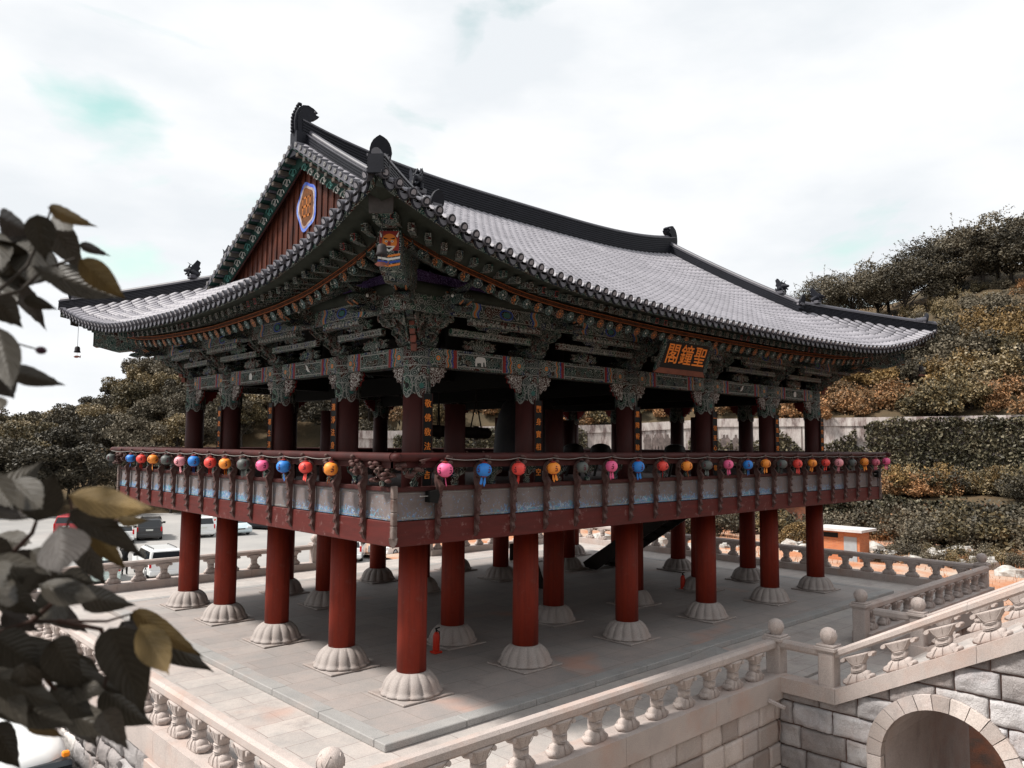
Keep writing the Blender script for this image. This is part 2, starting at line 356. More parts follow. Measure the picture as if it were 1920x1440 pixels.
Mt['grass']=leafmat('orange_grass',[(.2,(.16,.08,.04)),(.5,(.4,.16,.07)),(.8,(.55,.28,.14))],.5)
Mt['bark']=pm('bark',(.06,.05,.042),(.035,.03,.026),6,.9,20,.6,.02)
Mt['hill']=pm('hillside_soil',(.05,.043,.028),(.11,.075,.042),.12,.95,1.2,.8,.2,detail=8)
# ================================================= PAVILION
CX=[0,2.89,6.23,9.57,12.91,15.80]; CY=[0,2.39,5.22,8.05,10.44]; LX,WY=15.8,10.44
pav=thing('bell_pavilion','two storey Korean temple bell pavilion with grey tiled roof, red columns and painted brackets','pavilion',(7.9,5.22,0))
def lotus_mod(t,z):
    return 1+ .055*abs(math.sin(7*t))**.6*(1 if .03<z<.38 else .3)
def mk_lotus():
    mb=MB(); mb.s=True
    prof=[(.53,.035),(.56,.05),(.55,.085),(.515,.1),(.5,.15),(.475,.22),(.435,.29),(.38,.35),(.32,.395),(.285,.415),(.27,.415)]
    mb.lathe(prof,n=112,mod=lambda t,z:1+(.1*(abs(math.sin(7*t))**.5-.6) if .08<z<.4 else (.06*(abs(math.sin(7*t))**.5-.6) if z<=.08 else 0)))
    return mb
lot=mk_lotus().mesh('lotus_base',Mt['lotus'])
mb=MB(); mb.bbox((-.56,-.56,.0),(.56,.56,.035),.008); slab=mb.mesh('plinth_slab',Mt['lotus'])
mb=MB(); mb.lathe([(.27,.415),(.268,1.5),(.262,2.72)],n=32); lowcol=mb.mesh('lower_column',Mt['red'])
mb=MB(); mb.lathe([(.275,2.7),(.275,2.86)],n=32); colband=mb.mesh('column_band',Mt['dan'])
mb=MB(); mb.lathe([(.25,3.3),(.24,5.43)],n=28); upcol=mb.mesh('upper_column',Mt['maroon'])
mb=MB()
mb.lathe([(.246,5.42),(.25,5.5),(.25,6.32)],n=28,mi=0)
# scalloped petals and medallions on the capital
for k in range(6):
    a=2*PI*k/6+.26
    n_=Vector((math.cos(a),math.sin(a),0)); s_=Vector((-n_.y,n_.x,0))
    for rr,hh,mi in ((.115,.2,1),(.098,.18,0),(.045,.05,2 if k%2 else 3)):
        vs=[];m=16
        d=.252+(.012 if mi==1 else .018 if mi==0 else .024)
        for i in range(m):
            t=2*PI*i/m; x=rr*math.cos(t); z=hh*math.sin(t); z=z if z>0 else z*1.15
            q=math.sqrt(max(0,d*d-x*x)); vs.append(n_*q+s_*x+Vector((0,0,5.58+z)))
        mb.add(vs,[tuple(range(m))],mi)
for z in (5.74,5.95,6.1): mb.lathe([(.258,z),(.258,z+.018)],n=28,mi=1)
capm=mb.mesh('column_capital',[Mt['dan_l'],Mt['line'],Mt['black'],Mt['tealp']])
colpos=[(x,y) for x in CX for y in (0,WY)]+[(x,y) for x in (0,LX) for y in CY[1:4]]
inner=[(x,y) for x in CX[1:5] for y in (CY[1],CY[3])]
for i,(x,y) in enumerate(colpos+inner):
    c=put('column',lowcol,pav); c.location=(x,y,0)
    for nm,me in (('lotus_base',lot),('plinth_slab',slab),('column_band',colband)): put(nm,me,c)
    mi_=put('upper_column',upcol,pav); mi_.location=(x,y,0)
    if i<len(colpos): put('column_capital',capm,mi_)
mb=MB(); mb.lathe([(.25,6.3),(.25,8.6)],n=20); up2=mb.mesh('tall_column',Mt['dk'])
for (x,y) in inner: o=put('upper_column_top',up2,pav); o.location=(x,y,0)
# fix children of located parts: matrix_parent_inverse identity keeps them local
# --------------------------------- sides: transforms T(s): local (along a, outwards b)-> world
class Side:
    def __init__(s,name,o,a,n,L,xs): s.name=name; s.o=Vector(o); s.a=Vector(a); s.n=Vector(n); s.L=L; s.xs=xs
    def p(s,t,out,z): return s.o+s.a*t+s.n*out+Vector((0,0,z))
    def M(s,t=0,out=0,z=0):
        o=s.p(t,out,z); return Matrix(((s.a.x,s.n.x,0,o.x),(s.a.y,s.n.y,0,o.y),(0,0,1,o.z),(0,0,0,1)))
SD=[Side('front',(0,0,0),(1,0,0),(0,-1,0),LX,CX),Side('left',(0,0,0),(0,1,0),(-1,0,0),WY,CY),
    Side('rear',(0,WY,0),(1,0,0),(0,1,0),LX,CX),Side('right',(LX,0,0),(0,1,0),(1,0,0),WY,CY)]
# --------------------------------- deck
E_=1.475
mb=MB(); mb.box((-E_+.06,-E_+.06,3.2),(LX+E_-.06,WY+E_-.06,3.45)); part('deck_floor',mb,Mt['darkred'],pav)
mb=MB()
for y in (0,2.39,5.22,8.05,10.44): mb.box((-1.3,y-.12,2.9),(LX+1.3,y+.12,3.198))
for x in CX: mb.box((x-.12,-1.3,2.89),(x+.12,WY+1.3,3.19))
for k in range(34): mb.box((-1.35+k*.55,-1.35,3.08),(-1.25+k*.55,WY+1.35,3.196))
part('deck_joists',mb,Mt['darkred'],pav)
for i,s in enumerate(SD):
    L=s.L; o=.002*(i%2)
    mb=MB(); mb.T=s.M(); e=E_-o
    mb.bbox((-e,E_-.09,2.866),(L+e,E_,3.262),.012); part('fascia_board',mb,Mt['fascia'],pav)
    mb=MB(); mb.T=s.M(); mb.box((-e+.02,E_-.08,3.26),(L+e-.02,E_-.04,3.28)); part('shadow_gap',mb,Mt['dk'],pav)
    mb=MB(); mb.T=s.M(); mb.bbox((-e,E_-.1,3.735),(L+e,E_+.01,3.81),.01); part('sill_rail',mb,Mt['maroon'],pav)
    n=int(round((L+2*E_)/.862)); st=(L+2*E_)/n
    for k in range(n):
        a=-E_+k*st; mb=MB(); mb.T=s.M(); mb.box((a+.003,E_-.07,3.278),(a+st-.003,E_-.035,3.737),0)
        mb.box((a+.045,E_-.034,3.3),(a+st-.045,E_-.031,3.312),1); mb.box((a+.045,E_-.034,3.7),(a+st-.045,E_-.031,3.708),1)
        part('painted_panel',mb,[Mt['panel'],Mt['line']],pav)
    # openwork between sill rail and handrail
    mb=MB(); mb.T=s.M(); mb.box((-e-.1,E_+.03,4.12),(L+e+.1,E_+.1,4.235)); part('lower_handrail',mb,Mt['maroon'],pav)
    mb=MB(); eh=1.61
    pts=[s.p(-eh+ (L+2*eh)*q/12,eh,4.293) for q in range(13)]
    mb.tube(pts,.072,14); part('handrail',mb,Mt['maroon'],pav)
    # vase shaped lotus-leaf supports
    nb=n
    for k in range(nb):
        a=-E_+(k+.5)*st
        mb=MB(); poly=[(-.05,0),(.05,0),(.07,.06),(.035,.1),(.09,.16),(.2,.2),(.24,.29),(.17,.33),(-.17,.33),(-.24,.29),(-.2,.2),(-.09,.16),(-.035,.1),(-.07,.06)]
        mb.prism(poly,s.p(a,E_-.06,3.81),s.a,(0,0,1),.05); part('leaf_support',mb,Mt['dan_d'],pav)
# gyeja carved bracket posts
def gyeja():
    mb=MB()
    # side profile in (out, z); mesh built with local x=along, y=out
    L_=[(.0,2.93),(.03,2.97),(.06,3.05),(.035,3.12),(.075,3.2),(.05,3.28),(.09,3.36),(.06,3.44),(.095,3.54),(.07,3.62),(.1,3.7),(.12,3.78),(.14,3.83)]
    poly=[(0,2.93)]+[(x,z) for x,z in L_[1:]]+[(.08,3.9),(.04,3.95),(.1,4.0),(.19,3.98),(.24,4.03),(.19,4.09),(.1,4.1),(.06,4.14),(.1,4.2),(.17,4.24),(.1,4.25),(0,4.24),(-.03,3.9),(0,3.8)]
    mb.prism(poly,(0,1.476,0),(0,1,0),(0,0,1),.075,0)
    # swirls on the face
    for z,r in ((3.8,.05),(3.64,.038),(3.48,.036),(3.32,.034),(3.16,.03),(3.03,.026)):
        pts=[(math.cos(t)*r*(1-t/9),1.476+.115-(3.8-z)*.045,z+math.sin(t)*r*(1-t/9)) for t in [i*.55 for i in range(12)]]
        mb.tube(pts,.009,5,0)
    # cloud heads under the handrail
    for (a,o,z,r) in ((.0,1.73,4.16,.05),(.09,1.7,4.2,.045),(-.08,1.7,4.22,.04),(.13,1.66,4.28,.035),(0.03,1.72,4.3,.035),(-.12,1.66,4.12,.035),(.1,1.68,4.06,.035)):
        mb.sphere((a,o,z),r,8,6,0,(1.2,1,.8))
    mb.prism([(-.16,4.05),(-.1,4.0),(0,4.03),(.1,3.99),(.17,4.06),(.12,4.13),(.15,4.2),(.05,4.17),(-.06,4.21),(-.13,4.15)],(0,1.6,0),(1,0,0),(0,0,1),.05,0)
    return mb.mesh('railing_bracket',Mt['maroon2'])
Mt['maroon2']=pm('worn_carved_wood',(.06,.022,.02),(.11,.07,.062),7,.55,30,.3,.006)
gy=gyeja()
for s in SD:
    n=int(round((s.L+2*E_)/.862)); st=(s.L+2*E_)/n
    for k in range(1,n):
        o=put('railing_bracket',gy,pav); o.matrix_basis=s.M(-E_+k*st)
# corner trim and clouds
for (x,y,sx,sy) in ((-E_,-E_,-1,-1),(LX+E_,-E_,1,-1),(-E_,WY+E_,-1,1),(LX+E_,WY+E_,1,1)):
    mb=MB()
    for k in range(4): mb.bbox((x-.045+sx*.01,y-.045+sy*.01,3.0+k*.21),(x+.045+sx*.01,y+.045+sy*.01,3.0+k*.21+.205),.012,0)
    mb.prism([(-.07,0),(.07,0),(.05,-.1),(.0,-.16),(-.05,-.1)],(x+sx*.01,y+sy*.01,3.02),(sx*1,-sy*1,0),(0,0,1),.09,0)
    part('corner_trim',mb,Mt['worn'] if 'worn' in Mt else Mt.setdefault('worn',pm('bare_weathered_wood',(.2,.165,.15),(.11,.07,.06),6,.8)),pav)
    mb=MB(); r_=random.Random(3)
    for k in range(26):
        t=r_.uniform(0,.6); ax=r_.random()<.5; z=r_.uniform(3.9,4.22)
        p=Vector((x+sx*.06,y+sy*.06,z)); p+= Vector((-sx*t,sy*r_.uniform(0,.12),0)) if ax else Vector((sx*r_.uniform(0,.12),-sy*t,0))
        mb.sphere(p,r_.uniform(.035,.065),8,6,0,(1.4,1.1,.7))
        if k%2: mb.tube([p,p+Vector((r_.uniform(-.15,.15),r_.uniform(-.15,.15),.02)),p+Vector((r_.uniform(-.2,.2),r_.uniform(-.2,.2),.09))],[.035,.03,.006],6,0)
    part('corner_cloud_carving',mb,Mt['maroon2'],pav)
    mb=MB(); mb.lathe([(.064,-.1),(.064,.1)],(x+sx*.13,y+sy*.2,4.293),n=14,axis='y'); part('handrail_knob',mb,Mt['maroon'],pav)
# --------------------------------- stair under the deck
mb=MB()
for sx in (-.55,.55):
    mb.beam((14.1+sx,7.7,-.02),(14.1+sx,2.6+.3,3.0),.08,.5)
for k in range(12):
    t=(k+.5)/12; y=7.7-4.8*t; z=3.0*t; mb.box((13.58,y-.16,z-.03),(14.62,y+.16,z+.03))
part('wooden_stair',mb,Mt['black2'] if 'black2' in Mt else Mt.setdefault('black2',pm('dark_stained_wood',(.03,.022,.018),(.02,.015,.013),3,.6)),pav)
# --------------------------------- lintels
def lintel(s,a0,a1,icon):
    L=a1-a0; mb=MB(); mb.T=s.M()
    mb.box((a0+.2,-.14,5.955),(a1-.2,.15,6.315),0)
    o=.153; z0,z1=5.965,6.305; c=(a0+a1)/2; h=L*.2
    mb.box((c-h,.15,z0+.03),(c+h,o,z1-.03),6)
    for z in (z0+.035,z1-.06): mb.box((c-h,o,z),(c+h,o+.004,z+.018),1)
    for sg in (-1,1):
        x=c+sg*h; mb.box((min(x,x+sg*.015),o,z0),(max(x,x+sg*.015),o+.005,z1),1)
        x+=sg*.03; mb.box((min(x,x+sg*.075),o-.002,z0-.005),(max(x,x+sg*.075),o+.006,z1),2)
        x+=sg*.1
        for j,mi in enumerate((3,1,4,5,1)):
            xa=x+sg*j*.038
            vs=[];k_=8
            for q in range(k_+1):
                z=z0+(z1-z0)*q/k_; w_=.02*math.sin(q*PI/2); vs+= [(xa+w_-.012,o+.004,z),(xa+w_+.012,o+.004,z)]
            mb.add(vs,[(2*q,2*q+1,2*q+3,2*q+2) for q in range(k_)],mi,False)
        xc=c+sg*(h+(L/2-.2-h)*.72)
        for rr,mi in ((.13,1),(.118,0),(.085,1),(.075,4),(.05,5),(.02,1)):
            vs=[(xc+rr*math.cos(2*PI*q/16),o+.003+.0007*(14-rr*100),6.13+rr*math.sin(2*PI*q/16)) for q in range(16)]
            mb.add(vs,[tuple(range(16))],mi,False)
    if icon:
        y=o+.011
        if icon=='elephant': P=[(-.14,-.09),(-.1,-.09),(-.09,-.02),(.01,-.02),(.02,-.09),(.06,-.09),(.065,0),(.1,.0),(.115,-.08),(.135,-.08),(.14,.03),(.11,.09),(.04,.1),(-.08,.1),(-.14,.05)]
        elif icon=='crane': P=[(-.13,-.08),(-.06,-.03),(-.02,.02),(.03,.08),(.12,.1),(.07,.05),(.06,0),(.0,-.05),(-.06,-.06)]
        else: P=[(-.07,-.08),(.06,-.08),(.09,0),(.05,.09),(-.03,.08),(-.09,.02)]
        mb.add([(c+x,y,6.13+z) for x,z in P],[tuple(range(len(P)))],7,False)
    return mb
LM=[Mt['dan_l'],Mt['line'],Mt['redp'],Mt['blue'],Mt['tealp'],Mt['orange'],Mt['dan'],Mt['whitep']]
for si,s in enumerate(SD):
    for i in range(len(s.xs)-1):
        icon={0:['elephant','','','crane','blob'],1:['','crane','blob','']}.get(si,['']*9)[i]
        part('lintel_beam',lintel(s,s.xs[i],s.xs[i+1],icon),LM,pav)
    for x in s.xs:       # white openwork corner brackets below the lintel
        for sg in (-1,1):
            if (x<.1 and sg<0) or (x>s.L-.1 and sg>0): continue
            mb=MB(); mb.T=s.M()
            P=[(0,0),(.36,0),(.4,-.06),(.33,-.1),(.36,-.17),(.27,-.2),(.24,-.29),(.15,-.27),(.1,-.36),(0,-.38)]
            mb.prism([(sg*a,b) for a,b in P],(x+sg*.24,.06,5.952),(1,0,0),(0,0,1),.07,0)
            mb.prism([(sg*(a*.97),b*.97) for a,b in P],(x+sg*.24,.0,5.95),(1,0,0),(0,0,1),.04,1)
            part('scroll_corner',mb,[Mt['scroll'],Mt['redp']],pav)
# --------------------------------- bracket clusters
def arm(mb,base,d,z,L,h=.16,th=.12,mi=0):      # curved beak arm along direction d
    P=[(-.1,0),(L*.55,0),(L*.8,.02),(L*.95,.08),(L*1.08,.2),(L*1.0,.17),(L*.88,h*.9),(L*.7,h),(-.1,h)]
    mb.prism(P,Vector(base)+Vector((0,0,z)),d,(0,0,1),th,mi)
def cluster(n,a,big=1.0,corner=False):
    mb=MB(); n=Vector(n); a=Vector(a); O=Vector((0,0,0))
    mb.prism([(-.2,0),(.2,0),(.29,.1),(.29,.18),(-.29,.18),(-.29,.1)],O+Vector((0,0,6.32)),a,(0,0,1),.56,0)
    z=6.5
    for k in range(4):
        L=(.42+.26*k)*big; arm(mb,O,n,z,L,.17,.13,0)
        for dz,mi in ((.005,1),):
            P=[(.1,0),(L*.9,.03),(L*.88,.05),(.1,.02)]; mb.prism(P,O+Vector((0,0,z+.0)),n,(0,0,1),.136,1)
        # lateral arms at each step
        for off in ([0,.3,.58,.86][:k+1]):
            if k-[0,.3,.58,.86].index(off)>1: continue
            w_=.34+.1*((k+int(off*10))%2)
            if corner and off>0: w_*=.7
            P=[(-w_,.15),(-w_,.08),(-w_*.8,.02),(-w_*.5,0),(w_*.5,0),(w_*.8,.02),(w_,.08),(w_,.15)]
            mb.prism(P,O+n*off+Vector((0,0,z)),a,(0,0,1),.1,0)
            for sx in (-w_+.06,0,w_-.06):
                q=O+n*off+a*sx+Vector((0,0,z+.15)); mb.prism([(-.05,0),(.05,0),(.07,.03),(.07,.06),(-.07,.06),(-.07,.03)],q,a,(0,0,1),.13,2)
        z+=.2
    # lacy scroll wings each side of the beaks
    for sg in (-1,1):
        P=[(.1,0),(.3,.03),(.42,.12),(.4,.2),(.55,.24),(.68,.36),(.64,.45),(.8,.5),(.95,.66),(.86,.78),(.1,.78)]
        mb.prism([(x*big,z_) for x,z_ in P],O+a*(sg*.105)+Vector((0,0,6.4)),n,(0,0,1),.03,3)
        for j in range(9):
            t=j/8; c=O+a*(sg*.125)+n*((.16+.72*t)*big)+Vector((0,0,6.5+.62*t+ (.12 if j%2 else -.03)))
            pts=[c+n*(math.cos(q)*.075*(1-q/8))+Vector((0,0,math.sin(q)*.075*(1-q/8))) for q in [i*.6 for i in range(11)]]
            mb.tube(pts,.013,5,1)
    # carved screens widening upwards on both flanks
    for off,sc_,mi in ((.3,1,3),(.62,1.15,3)):
        P=[(-.1,0),(.1,0),(.2,.08),(.17,.16),(.3,.2),(.34,.31),(.27,.36),(.44,.44),(.47,.56),(.38,.6),(.5,.68),(-.5,.68),(-.38,.6),(-.47,.56),(-.44,.44),(-.27,.36),(-.34,.31),(-.3,.2),(-.17,.16),(-.2,.08)]
        z_=6.38 if off<.5 else 6.62; hs=1 if off<.5 else .62
        mb.prism([(x*sc_,z*hs) for x,z in P],O+n*off+Vector((0,0,z_)),a,(0,0,1),.04,mi)
        for j in range(6):
            sg=1 if j%2 else -1; t=j//2; c=O+n*(off+.03)+a*(sg*(.13+.11*t)*sc_)+Vector((0,0,z_+(.12+.19*t)*hs))
            pts=[c+a*(sg*math.cos(q)*.07*(1-q/8))+Vector((0,0,math.sin(q)*.07*(1-q/8))) for q in [i*.6 for i in range(11)]]
            mb.tube(pts,.012,5,1)
    return mb
def dragon(n,a,s_=1.0,z=7.0,out=.95):
    mb=MB(); n=Vector(n);a=Vector(a); o=n*out+Vector((0,0,z))
    mb.prism([(-.35,-.1),(.1,-.14),(.3,-.2),(.42,-.16),(.36,-.1),(.12,-.05),(.32,-.03),(.46,.03),(.4,.12),(.22,.14),(.1,.2),(-.1,.17),(-.35,.12)],o,n*1,(0,0,1),.2*s_,0)
    for sg in (-1,1):
        e=o+n*.13+a*(sg*.1)+Vector((0,0,.12)); mb.sphere(e,.035,8,6,1)
        mb.tube([o+a*(sg*.07)+Vector((0,0,.17)),o-n*.12+a*(sg*.14)+Vector((0,0,.25)),o-n*.26+a*(sg*.14)+Vector((0,0,.2))],[.03,.022,.006],6,2)
        mb.tube([o+n*.3+a*(sg*.08)-Vector((0,0,.05)),o+n*.4+a*(sg*.09)+Vector((0,0,.0)),o+n*.38+a*(sg*.1)+Vector((0,0,.08))],[.02,.015,.004],5,2)
    return mb
BM=[Mt['dan_d'],Mt['line2'] if 'line2' in Mt else Mt.setdefault('line2',flat('grey_outline_paint',(.16,.155,.14))),Mt['dan'],Mt['scrollg']]
DM=[Mt['dan_d'],Mt['whitep'],Mt['disk1']]
cache={}
for si,s in enumerate(SD):
    for i,x in enumerate(s.xs):
        if x<.1 or x>s.L-.1: continue
        key=si
        if key not in cache: cache[key]=(cluster(s.n,s.a,1.28).mesh('bracket_cluster',BM),dragon(s.n,s.a,1.15,6.98,1.1).mesh('dragon_head',DM))
        o=put('bracket_cluster',cache[key][0],pav); o.location=s.p(x,0,0)
        d=put('dragon_head',cache[key][1],o)
Mt['redtail']=pm('red_ochre_carving',(.22,.07,.05),(.12,.06,.05),9,.7)
for (x,y,sx,sy) in ((0,0,-1,-1),(LX,0,1,-1),(0,WY,-1,1),(LX,WY,1,1)):
    mb=MB()
    for nn,aa,bg_ in (((sx,0,0),(0,1,0),1.2),((0,sy,0),(1,0,0),1.2),((sx*.7071,sy*.7071,0),(-sx*.7071,sy*.7071,0),1.45)):
        c_=cluster(nn,aa,bg_,True); mb.add(c_.v,c_.f); mb.m[-len(c_.m):]=c_.m
    for k in range(6):      # diagonal tail pieces at the very corner
        q=Vector((sx*.26,sy*.26,0))*(1+.22*k); mb.prism([(-.045,0),(.045,0),(.055,.13),(-.055,.13)],q+Vector((0,0,6.2+.145*k)),(-sx,sy,0),(0,0,1),.1,4)
    o=part('bracket_cluster',mb,BM+[Mt['redtail']],pav); o.location=(x,y,0)
    for nn,aa,sc_,zz,oo in (((sx,0,0),(0,1,0),1.1,7.0,1.05),((0,sy,0),(1,0,0),1.1,7.0,1.05),((sx*.7071,sy*.7071,0),(-sx*.7071,sy*.7071,0),1.3,7.1,1.5)):
        d=put('dragon_head',dragon(nn,aa,sc_,zz,oo).mesh('dragon_head',DM),o)
# --------------------------------- beams, friezes and flower carvings between clusters
for si,s in enumerate(SD):
    L=s.L
    mb=MB(); mb.T=s.M(); q=.003*(si%2)
    mb.box((-.9+q,.8,6.83),(L+.9-q,.88,7.13),0)
    for i in range(len(s.xs)-1): mb.box((s.xs[i]+.5,.84,6.84),(s.xs[i+1]-.5,.9,7.12),0)
    for z in (6.86,7.09):
        for i in range(len(s.xs)-1): mb.box((s.xs[i]+.52,.9,z),(s.xs[i+1]-.52,.904,z+.012),1)
    for i in range(len(s.xs)-1):
        c=(s.xs[i]+s.xs[i+1])/2; b=s.xs[i+1]-s.xs[i]
        for sg in (-1,1):
            for j,mi in enumerate((3,1,4,1,5)):
                xa=c+sg*(b*.24+j*.04); vs=[]
                for k_ in range(9):
                    z=6.84+.28*k_/8; w_=.035*math.sin(k_*PI/4)*sg; vs+=[(xa+w_-.016,.906,z),(xa+w_+.016,.906,z)]
                mb.add(vs,[(2*k_,2*k_+1,2*k_+3,2*k_+2) for k_ in range(8)],mi,False)
        for rr,mi in ((.1,3),(.08,2),(.05,5)):
            mb.add([(c+1.8*rr*math.cos(2*PI*k_/14),.907+.0005*(10-rr*100),6.98+rr*math.sin(2*PI*k_/14)) for k_ in range(14)],[tuple(range(14))],mi,False)
    part('painted_frieze',mb,[Mt['dan_l'],Mt['line'],Mt['dan_d'],Mt['blue'],Mt['orange'],Mt['tealp']],pav)
    for i in range(len(s.xs)-1):
        mb=MB(); mb.T=s.M(); b0,b1=s.xs[i]+.55,s.xs[i+1]-.55; mb.box((b0,.8,6.7),(b1,.93,6.825),0)
        for k in range(int((b1-b0)/.12)): mb.box((b0+.02+k*.12,.93,6.72),(b0+.08+k*.12,.945,6.76),1)
        part('dentil_ledge',mb,[Mt['dan_l'],Mt['line']],pav)
        mb=MB(); mb.T=s.M(); b0,b1=s.xs[i]+.42,s.xs[i+1]-.42; yy_,zz_=.42,6.53
        mb.box((b0,yy_,zz_),(b1,yy_+.1,zz_+.13),0); mb.box((b0,yy_+.101,zz_+.02),(b1,yy_+.104,zz_+.03),1); mb.box((b0,yy_+.101,zz_+.1),(b1,yy_+.104,zz_+.11),1)
        for k in range(int((b1-b0)/.09)): mb.add([(b0+.01+k*.09,yy_+.103,zz_+.035),(b0+.045+k*.09,yy_+.103,zz_+.095),(b0+.06+k*.09,yy_+.103,zz_+.095),(b0+.025+k*.09,yy_+.103,zz_+.035)],[(0,1,2,3)],1,False)
        part('tier_beam',mb,[Mt['dan_l'],Mt['line']],pav)
    mb=MB(); mb.tube([s.p(-1.0,.9,7.24),s.p(L+1.0,.9,7.24)],.115,14); part('outer_purlin',mb,Mt['olive'],pav)
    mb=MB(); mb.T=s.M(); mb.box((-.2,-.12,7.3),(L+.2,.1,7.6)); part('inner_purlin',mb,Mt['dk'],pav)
    for i in range(len(s.xs)-1):
        a0,a1=s.xs[i],s.xs[i+1]; c=(a0+a1)/2
        mb=MB(); mb.T=s.M()
        # lotus and bird shaped board standing on the lintel
        P=[(-.12,0),(.12,0),(.16,.05),(.34,.03),(.44,.1),(.36,.14),(.42,.2),(.3,.19),(.2,.24),(.12,.2),(.1,.3),(-.1,.3),(-.12,.2),(-.2,.24),(-.3,.19),(-.42,.2),(-.36,.14),(-.44,.1),(-.34,.03),(-.16,.05)]
        mb.prism(P,(c,.12,6.318),(1,0,0),(0,0,1),.06,0)
        mb.prism([(x*.55,y*.8+.02) for x,y in P],(c,.16,6.318),(1,0,0),(0,0,1),.03,1)
        mb.prism(P,(c,.5,6.66),(1,0,0),(0,0,.3),.05,1)
        part('flower_board',mb,[Mt['scrollg'],Mt['dan_l']],pav)
# dark interior: ceilings, cross beams
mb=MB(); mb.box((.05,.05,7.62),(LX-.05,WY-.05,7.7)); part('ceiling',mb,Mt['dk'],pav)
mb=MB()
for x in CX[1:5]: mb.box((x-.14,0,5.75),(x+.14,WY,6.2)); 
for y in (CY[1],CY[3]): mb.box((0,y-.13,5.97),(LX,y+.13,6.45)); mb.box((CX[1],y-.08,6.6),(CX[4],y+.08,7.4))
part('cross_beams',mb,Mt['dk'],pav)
# ================================================= ROOF
TAB=[(-9,8.3),(0,8.27),(.2,8.22),(.5,8.12),(1,7.97),(1.4,7.85),(1.8,7.735),(2.3,7.63),(2.9,7.53),(3.5,7.43),(4,7.375),(5,7.305),(6.2,7.265),(8,7.225),(30,7.22)]
def ze(s):
    for (a,za),(b,zb) in zip(TAB,TAB[1:]):
        if s<=b: return za+(zb-za)*(s-a)/(b-a)
OC=2.87
def over(t,L): q=abs(t-L/2)/(L/2+OC); return 2.55+.32*q*q
def eave(t,L): s=min(t+OC,L+OC-t); return over(t,L),ze(s)
def zh(x): w_=max(0,(x+OC)/3.37); return 8.24+.75*w_**1.1
RX0,RX1=.08,LX-.08
def zridge(x): t=min(1.05,abs(x-7.9)/7.4); return 11.28+.42*t**3.5
def surf(si,t,out):   # z of roof surface at side si, along t, outward distance 'out' (negative = inwards)
    s=SD[si]; L=s.L; o,z0=eave(t,L); d=min(t,L-t)
    if si in (0,2):
        if d>RX0: top_in=WY/2; zt=zridge(t); q=(o-out)/(o+top_in); return z0+(zt-z0)*(.83*q+.17*q*q)
        top=d; zt=zh(d)
    else:
        top=min(d,.52); zt=zh(top) - (.12*min(1,(d-.52)/3) if d>.52 else 0)
    q=(o-out)/(o+top); return z0+(zt-z0)*(.8*q+.2*q*q)
def topin(si,t):
    L=SD[si].L; d=min(t,L-t)
    if si in (0,2): return WY/2-.1 if d>RX0 else d
    return min(d,.52)
SPC=.25
